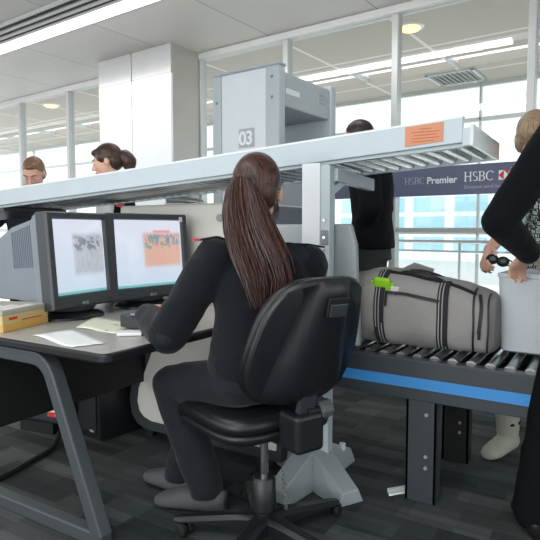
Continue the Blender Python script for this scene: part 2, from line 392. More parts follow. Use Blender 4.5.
# far hall behind the glass
o = wall_frame(MB().box((-12, .05, -.05), (8, 3.6, -.001)).build('floor_hall', 'hallfloor')); struct(o)
far = ceiling_mat('hall_ceiling_panels', (182, 172, 160), 1.17, 1.2, .02, (226, 222, 214))
o = wall_frame(MB().box((-12, .03, 3.0), (8, 1.74, 3.1)).build('ceiling_hall', far)); struct(o)
o = wall_frame(MB().box((-12, 2.17, 3.0), (8, 3.05, 3.1)).build('ceiling_hall_far', far)); struct(o)
mb = MB()
for k in range(-11, 8): mb.box((k*1.17-.02, 1.74, 3.01), (k*1.17+.02, 2.17, 3.06))
o = wall_frame(mb.build('trim_skylight_bars', 'alu')); struct(o)
mb = MB()
for k in range(-6, 4): mb.box((k*2.6+.05, 3.0, 0), (k*2.6+.08, 3.06, 3.0))
for z in (.0, 1.0, 1.85, 2.5, 2.95): mb.box((-12, 3.0, z), (8, 3.06, z+.05))
o = wall_frame(mb.build('window_hall_facade', 'alu')); struct(o)
fg = wall_frame(MB().box((-12, 3.02, 0), (8, 3.03, 3.0)).build('pane', 'glassmat')); fg.name = 'window_hall_pane'; struct(fg)
# window wall: posts, head, panes
xs = [-6.9, -5.73, -4.555, -2.155, -.985, .165, 1.27, 2.4]
for i, x in enumerate(xs):
    w = .03 if i not in (3,) else .05
    o = wall_frame(MB().box((x-w, -.05, 0), (x+w, .05, 2.93), .006).build('trim_%d' % (i+1), 'alu')); struct(o)
o = wall_frame(MB().box((-11, -.06, 2.93), (8, .06, 3.0), .008).build('trim_head', 'fascia')); struct(o)
o = wall_frame(MB().box((-11, -.04, 1.04), (8, .04, 1.08), .004).build('trim_transom', 'alu')); struct(o)
allx = [-11]+xs+[8]
for i in range(len(allx)-1):
    o = wall_frame(MB().box((allx[i]+.03, -.006, .02), (allx[i+1]-.03, .006, 2.93)).build('window_%d' % (i+1), 'glassmat')); struct(o)
# ceiling light slot
o = wall_frame(MB().box((-10, -1.475, 2.985), (7, -1.325, 3.0)).build('trim_ceiling_slot_light', 'lightstrip')); struct(o)
mb = MB()
for y in (-1.57, -1.66, -1.75): mb.box((-10, y, 2.988), (7, y+.035, 3.0))
o = wall_frame(mb.build('trim_ceiling_slot_gaps', 'darkgap')); struct(o)
mb = MB()
for y in (-1.61, -1.70, -1.80): mb.box((-10, y, 2.982), (7, y+.035, 3.0))
o = wall_frame(mb.build('trim_ceiling_slot_rails', 'fascia')); struct(o)
# column: grey band above white panels is a reflection's edge painted in
cx0, cx1, cyf, cyb = -3.30, -2.125, -.49, -.06
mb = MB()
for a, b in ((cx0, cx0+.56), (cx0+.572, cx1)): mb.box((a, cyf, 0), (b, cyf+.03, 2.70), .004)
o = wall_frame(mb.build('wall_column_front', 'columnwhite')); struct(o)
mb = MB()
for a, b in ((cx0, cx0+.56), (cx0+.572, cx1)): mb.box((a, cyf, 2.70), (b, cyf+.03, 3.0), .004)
o = wall_frame(mb.build('trim_column_reflection', 'columnreflect')); struct(o)
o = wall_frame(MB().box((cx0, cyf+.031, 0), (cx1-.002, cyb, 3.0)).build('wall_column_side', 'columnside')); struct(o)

# outdoors
o = wall_frame(MB().box((-30, 3.8, -.3), (30, 60, -.2)).build('ground_pavement', 'pavement')); struct(o)
t = thing('office_building', 'pale white building with rows of light blue windows seen through the lower glass', 'building'); wall_frame(t); t.location = wp(0, 18, -.2)
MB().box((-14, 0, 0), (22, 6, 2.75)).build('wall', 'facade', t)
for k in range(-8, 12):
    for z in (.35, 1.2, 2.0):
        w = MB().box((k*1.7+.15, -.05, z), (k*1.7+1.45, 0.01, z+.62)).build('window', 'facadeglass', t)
t = thing('handrail', 'pale handrail of two bars on posts in the bright hall behind the glass', 'railing', wp(0, 1.5)); t.rotation_euler = (0, 0, WR-.05)
MB().tube([(-6, 0, .93), (5, 0, .93)], .02).build('top_rail', 'alu', t, True)
MB().tube([(-6, 0, .82), (5, 0, .82)], .014).build('lower_rail', 'alu', t, True)
for k in range(-4, 5): MB().tube([(k*1.2+.3, 0, 0), (k*1.2+.3, 0, .93)], .016).build('post', 'alu', t, True)

# downlights and vent in the hall ceiling
spots = [(.068, .532, 'warm round ceiling light behind the glass beside the post above the grey tray rail'),
         (-5.747, .5, 'warm round ceiling light behind the glass, above and left of the white column'),
         (-5.35, 1.5, 'dimmer warm round ceiling light behind the glass at the left edge of the white column')]
d0 = None
for x, y, lb in spots:
    if d0 is None:
        d0 = thing('ceiling_light', lb, 'light', wp(x, y, 3.0), 0, 'round ceiling lights behind the glass')
        MB().tube([(0, 0, -.012), (0, 0, .0)], [.125, .135], 28).build('rim', 'white', d0, True)
        MB().tube([(0, 0, -.03), (0, 0, -.012)], [.085, .10], 28).build('lamp', 'warm', d0, True)
    else:
        c = copy_tree(d0); c.location = wp(x, y, 3.0); c['label'] = lb
t = thing('ceiling_vent', 'square slatted air vent in the ceiling behind the glass', 'vent', wp(-.12, 2.55, 3.0), WR)
mb = MB()
for a in ((-.3, -.3, .3, -.26), (-.3, .26, .3, .3), (-.3, -.3, -.26, .3), (.26, -.3, .3, .3)): mb.box((a[0], a[1], -.02), (a[2], a[3], 0))
mb.build('frame', 'alu', t)
mb = MB()
for k in range(9): mb.box((-.25+k*.06, -.26, -.018), (-.225+k*.06, .26, -.004))
mb.build('slats', 'darksteel', t)

# sign band on the glass
t = thing('bank_sign', 'long slate purple bank sign with white lettering fixed along the glass', 'sign', wp(0, -.08), WR)
MB().box((-1.3, -.012, 1.348), (2.3, .012, 1.588), .003).build('board', 'sign', t)
def on_sign(x, z): return Matrix.Translation((x, -.0125, z)) @ Matrix.Rotation(PI/2, 4, 'X')
def serif_word(x0, z0, h, mat, name):
    """H S B C drawn as serif capitals"""
    mb = MB(); y0, y1 = -.0155, -.012
    def bx(a, b, c, d): mb.box((x0+a*h, y0, z0+b*h), (x0+c*h, y1, z0+d*h))
    def arc(cx, cz, rx, rz, a0, a1, w0, w1, n=14):
        pts_o, pts_i = [], []
        for i in range(n+1):
            f = i/n; a = math.radians(a0+(a1-a0)*f); w = w0+(w1-w0)*math.sin(PI*f)
            pts_o.append((x0+(cx+(rx+w/2)*math.cos(a))*h, z0+(cz+(rz+.03)*math.sin(a))*h)); pts_i.append((x0+(cx+(rx-w/2)*math.cos(a))*h, z0+(cz+(rz-.03)*math.sin(a))*h))
        for i in range(n):
            q = [pts_o[i], pts_o[i+1], pts_i[i+1], pts_i[i]]
            mb.prism([(p[0], y0, p[1]) for p in q], (0, .003, 0))
    # H
    bx(.08, 0, .20, 1); bx(.62, 0, .74, 1); bx(.2, .47, .62, .54)
    for a in (0, .54):
        bx(a, 0, a+.28, .05); bx(a, .95, a+.28, 1)
    # S
    arc(1.17, .74, .20, .23, 30, 265, .06, .12); arc(1.17, .26, .21, .23, -150, 90, .06, .13)
    # B
    bx(1.58, 0, 1.70, 1); bx(1.50, 0, 1.9, .05); bx(1.50, .95, 1.88, 1); bx(1.7, .49, 1.9, .54)
    arc(1.88, .74, .17, .23, -90, 90, .06, .13); arc(1.90, .26, .20, .23, -90, 90, .06, .13)
    # C
    arc(2.67, .5, .36, .47, 42, 318, .05, .14, 24); bx(2.93, .72, 2.97, .95)
    return mb.build(name, mat, t)
serif_word(.295, 1.448, .058, 'signgrey', 'lettering')
text_mesh('lettering', 'Premier', .078, 'signwhite', t, on_sign(.49, 1.448), .0022)
plabel(serif_word(.80, 1.452, .076, 'signwhite', 'lettering'), 'large white serif capitals')
text_mesh('lettering', 'Dünyanın yerel bankası', .036, 'signgrey', t, on_sign(.80, 1.395), .0003, 1.05)
hx, hz, hh = 1.105, 1.452, .074
MB().box((hx-hh/2, -.0145, hz), (hx+hh*1.5, -.012, hz+hh)).build('emblem_ground', 'signwhite', t)
mb = MB()
for tri in (((-.5, .5), (0, 0), (0, 1)), ((1.5, .5), (1, 0), (1, 1)), ((0, 0), (1, 0), (.5, .5)), ((0, 1), (1, 1), (.5, .5))):
    mb.prism([(hx+a*hh, -.0165, hz+b*hh) for a, b in tri], (0, .002, 0))
mb.build('emblem', 'red', t)
serif_word(-1.15, 1.445, .062, 'signgrey', 'lettering')
text_mesh('lettering', 'Premier', .085, 'signwhite', t, on_sign(-.94, 1.445), .0022)

# ================================================================== METAL DETECTOR
t = thing('metal_detector', 'pale grey walk through metal detector arch numbered 03', 'metal detector', wp(0, 0), WR)
x0, x1 = -.655, -.045
MB().box((x0+.085, -1.50, .04), (x1-.12, -1.44, 2.195), .004).build('side_panel', 'det', t)
MB().box((x0, -1.51, 0), (x0+.084, -1.43, 2.2), .012).build('edge_strip', 'detedge', t)
MB().box((x1-.119, -1.51, 0), (x1, -1.43, 2.2), .012).build('edge_strip', 'detedge', t)
MB().box((x0-.005, -1.515, 2.195), (x1+.005, -1.425, 2.215), .004).build('cap', 'detdark', t)
p = MB().box((x0+.05, -.78, 0), (x1, -.70, 2.2), .012).build('far_panel', 'detedge', t)
MB().box((x0+.03, -1.43, 1.93), (x1-.02, -.78, 2.17), .01).build('header', 'detdark', t)
mb = MB()
for k in range(3): mb.box((x1-.022, -.93+k*.0, 2.09-k*.03), (x1-.018, -.86, 2.105-k*.03))
mb.build('indicator', 'silver', t)
MB().box((x1-.03, -1.40, 2.02), (x1-.017, -1.22, 2.06)).build('name_plate', 'det', t)
for x, z in ((x0+.045, 2.0), (x1-.06, 1.98), (x1-.06, 2.12)): MB().tube([(x, -1.512, z), (x, -1.51, z)], .012, 12).build('screw', 'darksteel', t)
pl = MB().box((-.405, -1.504, 1.655), (-.265, -1.50, 1.79)).build('number_plate', 'detplate', t)
text_mesh('number', '03', .135, 'signwhite', pl, Matrix.Translation((-.402, -1.505, 1.675)) @ Matrix.Rotation(PI/2, 4, 'X'), .004, .9)

# ================================================================== TRAY RETURN RAIL
t = thing('tray_return_rail', 'long pale grey overhead roller rail for trays, with an orange notice', 'tray rail', (-1.044, 2.05, 0))
def rz_(x): return 1.333+.058*(x)            # height of the underside at local x
def rbox(x0, x1, y0, y1, a, b):
    mb = MB(); pr = []
    for x in (x0, x1): pr.append([V((x, y0, rz_(x)+a)), V((x, y1, rz_(x)+a)), V((x, y1, rz_(x)+b)), V((x, y0, rz_(x)+b))])
    return mb.ring_loft(pr)
fr = rbox(-4.5, .575, 0, .018, .0, .088).build('front_board', 'rail', t, bevel=.003)
rbox(-4.5, .575, -.001, .03, .086, .094).build('top_lip', 'white', t)
rbox(.5752, .60, .0, .05, -.012, .05).build('front_end', 'rail', t)
rbox(-4.5, .60, .018, .05, -.012, .05).build('front_channel', 'rail', t)
rbox(-4.5, .60, .48, .51, -.012, .06).build('rear_channel', 'rail', t)
rbox(.60, .612, .0, .51, -.012, .058).build('end_plate', 'steel', t)
x = -2.55; k = 0
proto = None
while x < .59:
    z = rz_(x)
    if proto is None:
        proto = MB().tube([(0, .05, 0), (0, .48, 0)], .021, 12).build('roller', 'steel', t, True); proto.location = (x, 0, z+.012); 
    else:
        c = proto.copy(); C.objects.link(c); c.location = (x, 0, z+.012)
    x += .062
rbox(-4.5, -2.15, .03, .49, -.03, -.012).build('under_tray', 'darkgrey', t)
for x in (-2.2, ): MB().tube([(x+.02, -.006, rz_(x)+.045), (x+.02, .0, rz_(x)+.045)], .012, 12).build('bolt', 'darksteel', t)
nt_ = MB().prism([(.37, -.004, rz_(.37)+.012), (.508, -.004, rz_(.508)+.014), (.508, -.004, rz_(.508)+.082), (.37, -.004, rz_(.37)+.083)], (0, .003, 0)).build('notice', 'orange', t)
mb = MB()
for i, (a, b) in enumerate(((.05, .09), (.02, .12), (.03, .11), (.02, .12), (.02, .10))): mb.box((.375+a, -.0055, rz_(.44)+.066-i*.011), (.375+b, -.004, rz_(.44)+.069-i*.011))
mb.build('print', 'print_line', nt_)
# post with arm and cross foot
t2 = t
MB().box((-.063, .0, .12), (.02, .04, rz_(0)-.002), .003).build('post', 'white', t2)
MB().box((.0205, .004, .12), (.062, .05, rz_(0)-.012), .003).build('post_side', 'rail', t2)
mb = MB()
mb.bar([(.06, .05, 1.285), (.06, .46, 1.27)], .03, .055)
mb.bar([(.045, .03, 1.21), (.06, .17, 1.28)], .025, .03)
mb.build('support_arm', 'rail', t2, bevel=.003)
mb = MB(); mb.box((.025, -.001, 1.0), (.058, .004, 1.06), .002); mb.build('bracket', 'darksteel', t2)
for z in (1.03, 1.1, .98): MB().tube([(.04, -.004, z), (.04, .0, z)], .006, 10).build('bolt', 'chrome', t2)
c0 = V((-.02, .03, 0))
def foot_arm(ang, L=.27):
    d = hd(ang); s = V((-d.y, d.x, 0)); rings = []
    for r, hw, h in ((0, .06, .155), (L*.35, .058, .135), (L, .05, .055)):
        q = c0+d*r
        rings.append([q-s*hw*1.25, q+s*hw*1.25, q+s*hw*.75+V((0, 0, h)), q-s*hw*.75+V((0, 0, h))])
    return MB().ring_loft(rings)
for a in (-95, -30, 85, 150): foot_arm(a).build('foot', 'star', t2, bevel=.006)
MB().tube([c0+V((.06, .17, .08)), c0+V((.06, .17, .11))], .014, 12).build('bolt', 'white', t2)

# ================================================================== ROLLER CONVEYOR
t = thing('roller_conveyor', 'dark roller conveyor table with a bright blue stripe along its side', 'conveyor', (-.6, 2.105, 0))
x0, x1, D = -.62, .9, .56
def zc(x): return .56-.010*(x+.3)
def cbox(xa, xb, y0, y1, a, b):
    pr = [[V((x, y0, zc(x)+a)), V((x, y1, zc(x)+a)), V((x, y1, zc(x)+b)), V((x, y0, zc(x)+b))] for x in (xa, xb)]
    return MB().ring_loft(pr)
cbox(x0, x1, 0, .035, -.155, 0).build('side_rail', 'conv', t, bevel=.003)
cbox(x0, x1, -.003, 0, -.108, -.066).build('blue_stripe', 'stripe', t)
cbox(x0, x1, -.002, .045, -.004, .004).build('top_rim', 'convtop', t)
cbox(x0, x1, D-.035, D, -.155, 0).build('side_rail', 'conv', t, bevel=.003)
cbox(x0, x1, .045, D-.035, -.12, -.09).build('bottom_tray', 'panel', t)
proto = None; x = x0+.03
while x < x1:
    z = zc(x)-.006
    if proto is None:
        proto = MB().tube([(0, .036, 0), (0, .07, 0)], .008, 8).tube([(0, .05, 0), (0, D-.05, 0)], .022, 14).build('roller', 'steel', t, True); proto.location = (x, 0, z)
    else:
        c = proto.copy(); C.objects.link(c); c.location = (x, 0, z)
    x += .068
def cleg(xl, y, mat):
    mb = MB(); mb.box((xl-.06, y, 0.0), (xl+.06, y+.012, .41), .002); mb.box((xl+.048, y, 0.0), (xl+.06, y+.07, .41), .002); mb.box((xl-.06, y, 0), (xl-.048, y+.07, .41), .002)
    l = mb.build('leg', mat, t)
    for z in (.14, .185, .35): MB().tube([(xl+.02, y-.004, z), (xl+.02, y+.002, z)], .007, 10).build('bolt', 'silver', l)
    return l
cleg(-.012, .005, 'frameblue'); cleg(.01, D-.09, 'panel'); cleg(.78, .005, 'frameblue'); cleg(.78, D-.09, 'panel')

# ================================================================== X-RAY MACHINE
t = thing('xray_scanner', 'cream baggage scanner with slate end panel and pale exit side guard behind the seated officer', 'baggage scanner', (-1.7, 2.42, 0))
MB().box((-.86, 0, .1), (.04, .75, 1.205), .02, seg=3).build('tunnel_housing', 'cream', t, True)
MB().box((.041, .02, .3), (.16, .7, 1.19), .015).build('end_panel', 'slate', t)
MB().box((-.045, -.02, 1.065), (.06, .0, 1.185), .004).build('display', 'slate', t)
MB().tube([(-.10, -.012, 1.125), (-.10, 0, 1.125)], .02, 16).build('knob', 'silver', t, True)
mb = MB()
mb.prism([(.17, -.29, .58), (.82, -.29, .58), (.80, -.29, 1.0), (.775, -.29, 1.085), (.17, -.29, 1.085)], (0, .035, 0))
mb.build('side_guard', 'star', t, bevel=.01)
MB().box((-.3, .1, 0), (.1, .7, .1)).build('plinth', 'panel', t)
MB().box((.161, .03, .6), (.168, .6, 1.0)).build('lead_curtain', 'panel', t)

t = thing('machine_cabinet', 'cream cabinet on castors with dark rounded frame under the desk beside her knees', 'cabinet', (-1.7, 2.03, 0))
out = [(-.27, .60), (-.29, .50), (-.40, .26), (-.415, .19), (-.40, .11), (-.36, .065), (-.30, .045), (.5, .045), (.5, .6)]
inn = [(-.20, .585), (-.225, .49), (-.335, .26), (-.345, .19), (-.33, .14), (-.30, .115), (-.25, .10), (.48, .10), (.48, .585)]
MB().prism([(a, .012, b) for a, b in out], (0, .24, 0)).build('frame', 'frameblue', t, bevel=.008)
MB().prism([(a, .0, b) for a, b in inn], (0, .014, 0)).build('side_panel', 'cream', t, bevel=.006)
for x, y in ((-.30, .05), (-.30, .21), (.42, .05), (.42, .21)):
    MB().tube([(x, y-.012, .024), (x, y+.012, .024)], .024, 16).build('castor', 'rubber', t, True)

# ================================================================== DESK
t = thing('desk', 'grey topped desk with black edge and slanted grey tubular legs at left', 'desk', (-1.345, 1.2, 0))
DX, DY, DZ = -1.03, 1.10, .67
def rrect(x0, x1, y0, y1, r, n=5):
    pts = []
    for cx, cy, a in ((x1-r, y1-r, 0), (x0+r, y1-r, 90), (x0+r, y0+r, 180), (x1-r, y0+r, 270)):
        for i in range(n+1):
            b = math.radians(a+90*i/n); pts.append((cx+r*math.cos(b), cy+r*math.sin(b)))
    return pts
ot = rrect(DX, 0, 0, DY, .035)
MB().prism([(a, b, DZ-.004) for a, b in rrect(DX+.012, -.012, .012, DY-.012, .03)], (0, 0, .004)).build('desktop', 'desk', t)
MB().prism([(a, b, DZ-.034) for a, b in ot], (0, 0, .0325)).build('edge_band', 'black', t, True, bevel=.008)
MB().box((DX+.36, .02, .30), (DX+.38, DY-.06, DZ-.035)).build('modesty_panel', 'panel', t)
MB().box((DX+.38, DY-.16, .45), (-.30, DY-.14, DZ-.035)).build('cable_tray', 'darkgrey', t)
def bend(pts, r=.07, n=6):
    out = [V(pts[0])]
    for a, b, c in zip(pts, pts[1:], pts[2:]):
        a, b, c = V(a), V(b), V(c); p = b+(a-b).normalized()*r; q = b+(c-b).normalized()*r
        for i in range(n+1):
            f = i/n; out.append(p*(1-f)**2+b*2*f*(1-f)+q*f*f)
    return out+[V(pts[-1])]
for y in (.05, DY-.08):
    lf = MB().bar(bend([(DX+.02, y, .02), (DX+.28, y, DZ-.062), (-.335, y, DZ-.062), (-.085, y, .03)]), .05, .052, up=(0, 1, 0)).build('leg_frame', 'deskframe', t, bevel=.006)
    MB().bar([(DX+.0, y, .026), (-.065, y, .026)], .05, .05, up=(0, 0, 1)).build('foot_bar', 'deskframe', t, bevel=.006)

# monitors
def monitor(loc, deg, label, scr, w=.40, h=.395, mirror=False):
    t = thing('crt_monitor', label, 'monitor', loc, math.radians(deg), 'monitors on the desk')
    T = Matrix.Translation((0, -.07, .26)) @ Matrix.Rotation(math.radians(-4.5), 4, 'X')
    # bezel ring
    def rect(a, b, y, up=0): return [T @ V((x, y, z+up)) for x, z in ((-a, -b), (a, -b), (a, b), (-a, b))]
    a, b = w/2, h/2; ia, ib, up = a-.034, (h-.085)/2, .014
    mb = MB()
    rings = [rect(a, b, .05), rect(a, b, .0), rect(a-.006, b-.006, -.012), rect(ia, ib, -.010, up), rect(ia-.004, ib-.004, .008, up)]
    mb.ring_loft(rings, cap=False); mb.build('bezel', 'mon', t, bevel=.003)
    # slightly domed picture tube
    mb = MB(); n = 10; R = []
    for j in range(n+1):
        r = []
        for i in range(n+1):
            x = -ia+2*ia*i/n; z = -ib+2*ib*j/n
            r.append(T @ V((x, .006-.010*(1-(x/ia)**2)*(1-(z/ib)**2), z+up)))
        R.append(r)
    mb.ring_loft(R, cap=False, closed=False); s = mb.build('screen', scr, t, 'all')
    # tube housing tapering to the back
    mb = MB()
    def sec(hw, zb, zt, y): return [T @ V((x, y, z)) for x, z in ((-hw, zb), (hw, zb), (hw, zt*.85), (hw*.9, zt), (-hw*.9, zt), (-hw, zt*.85))]
    mb.ring_loft([sec(a-.003, -b+.004, b-.003, .05), sec(a-.006, -b+.006, b-.006, .09), sec(a-.03, -b+.02, b-.02, .11), sec(a-.05, -b+.05, b-.045, .27), sec(a-.07, -b+.06, b-.11, .43)])
    mb.build('housing', 'monback', t, bevel=.006)
    # vent grooves along the sides and top
    for sgn in (-1, 1):
        mb = MB()
        for k in range(11):
            y = .125+k*.013
            f = (y-.11)/.16; hx = a-.03-.02*f
            mb.bar([T @ V((sgn*(hx+.001), y, -.02)), T @ V((sgn*(hx+.001), y, b-.045-.03*f))], .004, .005, up=(0, 0, 1) if False else (0, 1, 0))
        mb.build('vent_grooves', 'slate', t)
    # foot
    mb = MB(); mb.tube([(0, -.0, .035), (0, -.0, .062)], [.10, .12], 28); mb.build('neck', 'mon', t, True)
    mb = MB(); n = 36
    rr = [[V((k*.155*math.cos(2*PI*i/n), k*.135*math.sin(2*PI*i/n), z)) for i in range(n)] for k, z in ((1, 0), (1, .010), (.9, .020), (.5, .036))]
    mb.ring_loft(rr); mb.build('foot', 'black', t, True)
    # badge
    mt = T @ Matrix.Translation((-.012, -.0125, -b+.012)) @ Matrix.Rotation(PI/2, 4, 'X')
    text_mesh('badge', 'LG', .018, 'silver', t, mt, .0003)
    mb = MB(); c = T @ V((-.022, -.0125, -b+.018)); d = T.to_3x3() @ V((0, -1, 0)); mb.tube([c, c+d*.0015], .007, 16); mb.build('badge_disc', 'silver', t)
    mb = MB(); c = T @ V((a-.035, -.011, -b+.018)); mb.tube([c, c+d*.004], .007, 14); mb.build('power_button', 'darkgrey', t)
    return t
monitor((-2.085, 1.67, DZ), 96, 'grey tube monitor nearest the camera showing a grey bag scan', 'scr1', .38, .418)
m2 = monitor((-2.07, 2.11, DZ), 82, 'tube monitor nearer the seated officer showing an orange bag scan', 'scr2', .495, .425)
T = Matrix.Translation((0, -.07, .26)) @ Matrix.Rotation(math.radians(-4.5), 4, 'X')
st = MB().box((.19, -.0145, .172), (.212, -.0125, .198)); 
o = st.build('sticker', 'label', m2); o.data.transform(T)

# carton, papers, control panel, card
t = thing('carton', 'yellow carton with red print lying on the left end of the desk', 'box', (-2.085, 1.345, DZ), math.radians(16))
MB().box((-.13, -.125, 0), (.10, .14, .066), .003).build('body', 'yellow', t)
MB().box((-.131, -.126, .066), (.101, .141, .085), .003).build('lid', 'cartontop', t)
MB().box((.1005, -.09, .045), (.1015, -.045, .055)).box((.1005, -.02, .035), (.1015, .10, .039)).build('print', 'red', t)
MB().box((.1002, -.12, .004), (.1008, .135, .03)).box((-.125, -.1262, .004), (.095, -.1255, .03)).build('colour_band', 'amber', t)
mb = MB()
for k in range(4): mb.box((-.10+k*.05, -.1, .0851), (-.06+k*.05, -.02+k*.03, .0858))
mb.build('seal_print', 'label', t)
def sheet(name, pts, z, label, mat='paper', cat='paper'):
    c = sum((V(p) for p in pts), V((0, 0, 0)))/len(pts)
    mb = MB(); n = 6; A, B, Cc, Dd = [V(p) for p in pts]; R = []
    for j in range(n+1):
        r = []
        for i in range(n+1):
            p = A.lerp(B, i/n).lerp(Dd.lerp(Cc, i/n), j/n); q = p-c; q.z = z-DZ+.004*math.sin(i*1.1)*math.sin(j*.9+1)**2+.001
            r.append(q)
        R.append(r)
    mb.ring_loft(R, cap=False, closed=False)
    o = mb.build(name, mat, None, 'all'); o.location = (c.x, c.y, DZ)
    so = o.modifiers.new('thick', 'SOLIDIFY'); so.thickness = .002
    return tag(o, label, cat)
P = lambda x, y: WZ(x, y, DZ)
bk = sheet('open_booklet', [P(33, 336), P(72, 348), P(106, 344), P(74, 330)], DZ+.003, 'white open booklet lying at the near edge of the desk', cat='booklet')
sheet('form', [P(76, 328), P(118, 334), P(134, 324), P(95, 317)], DZ+.002, 'pale form with yellow green tint behind the open booklet', 'yellowpaper')
o = MB().box((-.045, -.03, 0), (.045, .03, .012), .003).build('card', 'paper'); o.location = P(130, 335)+V((0, 0, .0015)); o.rotation_euler = (0, 0, .7); tag(o, 'small white card at the desk edge beside her left sleeve', 'card')
t = thing('control_panel', 'grey control keypad box on the desk beside her left hand', 'keypad', P(158, 326), math.radians(80))
MB().prism([(-.12, -.07, 0), (-.12, .09, 0), (-.12, .09, .055), (-.12, -.07, .03)], (.26, 0, 0)).build('case', 'darkgrey', t, bevel=.005)
mb = MB()
for i in range(6):
    for j in range(3): mb.box((-.095+i*.035, -.05+j*.04, .036+j*.0065), (-.07+i*.035, -.025+j*.04, .043+j*.0065), .002)
mb.build('keys', 'silver', t)

# under the desk
t = thing('computer_tower', 'black computer tower on the carpet under the desk', 'computer', (-2.22, 2.02, 0), math.radians(-6))
MB().box((-.10, -.14, .012), (.09, .22, .37), .008).build('case', 'black', t)
MB().box((-.08, -.147, .04), (.07, -.139, .34), .006).build('front_panel', 'panel', t)
MB().box((.02, -.149, .05), (.05, -.147, .06)).build('badge', 'silver', t)
for x in (-.08, .07): MB().box((x-.015, -.12, 0), (x+.015, .2, .013)).build('foot', 'rubber', t)
t = thing('power_unit', 'dark power box with a red and white label under the desk, left of the tower', 'power supply', WZ(47, 436, 0)+V((-.08, .10, 0)), math.radians(10))
MB().box((-.20, -.10, .06), (.14, .14, .26), .02).build('case', 'darkgrey', t)
MB().box((-.14, -.09, 0), (.08, .13, .06)).build('stand', 'panel', t)
lb = MB().box((.06, -.1015, .10), (.11, -.0995, .17)).build('label', 'label', t)
MB().box((.062, -.1025, .10), (.108, -.101, .125)).build('print', 'red', lb)
pts = [WZ(-40, 492, .015), WZ(0, 478, .015), WZ(30, 462, .015), WZ(52, 448, .015), WZ(60, 432, .03)]
sm = []
for i in range(len(pts)-1):
    for k in range(5):
        f = k/5; a = pts[max(i-1, 0)]; b = pts[i]; c = pts[i+1]; d = pts[min(i+2, len(pts)-1)]
        sm.append(.5*((2*b)+(c-a)*f+(2*a-5*b+4*c-d)*f*f+(3*b-a-3*c+d)*f**3))
sm.append(pts[-1])
o = MB().tube([p-V((-2.3, 1.6, 0)) for p in sm], .013, 8).build('power_cable', 'cable', None, True); o.location = (-2.3, 1.6, 0)
tag(o, 'thick black cable curving over the carpet under the desk', 'cable')

# litter
t = sheet('paper_scrap', [WZ(387, 485, .02), WZ(389, 491, .02), WZ(407, 488, .02), WZ(405, 482, .02)], DZ+.0, 'white crumpled scrap of paper on the carpet by the conveyor leg', cat='litter')
t.location.z = .006; t.modifiers['thick'].thickness = .012

# ================================================================== OFFICE CHAIR
HUB = V((-1.087, 1.675, 0))
t = thing('office_chair', 'black swivel office chair in the centre with the uniformed woman seated on it', 'chair', HUB, math.radians(67))
# seat: padded cushion with waterfall front
mb = MB(); rings = []
def seat_ring(k, z, n=48):
    out = []
    for i in range(n):
        a = 2*PI*i/n; x, y = math.cos(a), math.sin(a); e = 2/4.2
        X_ = .235*k*math.copysign(abs(x)**e, x); Y_ = .24*k*math.copysign(abs(y)**e, y)+.03
        out.append(V((X_, Y_, z-(.03*max(0, (Y_-.12)/.1)))))
    return out
for k, z in ((.80, .455), (.93, .452), (.985, .438), (1.0, .42), (.985, .405), (.955, .399)): rings.append(seat_ring(k, z))
mb.ring_loft(rings); mb.build('seat', 'softblack', t, 'all')
mb = MB(); mb.ring_loft([seat_ring(k, z) for k, z in ((.955, .400), (.99, .392), (.97, .372), (.82, .352), (.4, .345))]); mb.build('seat_shell', 'black', t, 'all')
# backrest: curved padded plate, plastic shell behind
def back_pt(u, v, off):
    """u across -1..1, v up 0..1, off towards the sitter"""
    z = .50+.42*v
    hw = .222-.045*max(0, v-.35)/.65-.012*(1-min(1, v/.25))
    x = u*hw+.005
    y = -.24-.155*v+.05*u*u
    return V((x, y+off, z))
def outline(k, n=56):
    pts = []
    for i in range(n):
        a = 2*PI*i/n; x, y = math.cos(a), math.sin(a); e = 2/3.6
        pts.append((k*math.copysign(abs(x)**e, x), .5+.5*k*math.copysign(abs(y)**e, y)))
    return pts
def back_loft(steps):
    return MB().ring_loft([[back_pt(u, v, off) for u, v in outline(k)] for k, off in steps])
back_loft([(.98, .0), (1.0, .012), (.99, .03), (.94, .042), (.7, .047), (.2, .035)]).build('backrest', 'softblack', t, 'all')
mb = back_loft([(.985, -.002), (1.0, -.008), (.985, -.020), (.93, -.027)])
bmh = mb
# contoured outer face: raised spine with hollows either side
n_u, n_v = 26, 26; R = []
for j in range(n_v+1):
    r = []
    for i in range(n_u+1):
        a = -1+2*i/n_u; b = -1+2*j/n_v
        # square to rounded square
        u = a*math.sqrt(1-.32*b*b)*.97; v = .5+.5*b*math.sqrt(1-.32*a*a)*.97
        sp = math.exp(-((u-.0)/(.34+.42*(1-v)**1.5))**6)
        edge = max(0, 1-max(abs(a), abs(b))**8)
        off = -.026-.042*sp*edge*(1-.3*v)+.012*edge*(1-sp)
        r.append(back_pt(u, v, off))
    R.append(r)
bmh.ring_loft(R, cap=False, closed=False); bmh.build('back_shell', 'black', t, 'all')
T = Matrix.Translation(back_pt(0, .79, -.062)) @ Matrix.Rotation(math.radians(13), 4, 'X')
g = MB().box((-.042, -.006, -.032), (.042, .004, .032), .006, mat=T).build('grip_slot', 'panel', t)
o = MB().box((-.034, -.010, -.030), (.034, -.004, .012), .004, mat=T).build('grip_flap', 'darkgrey', t)
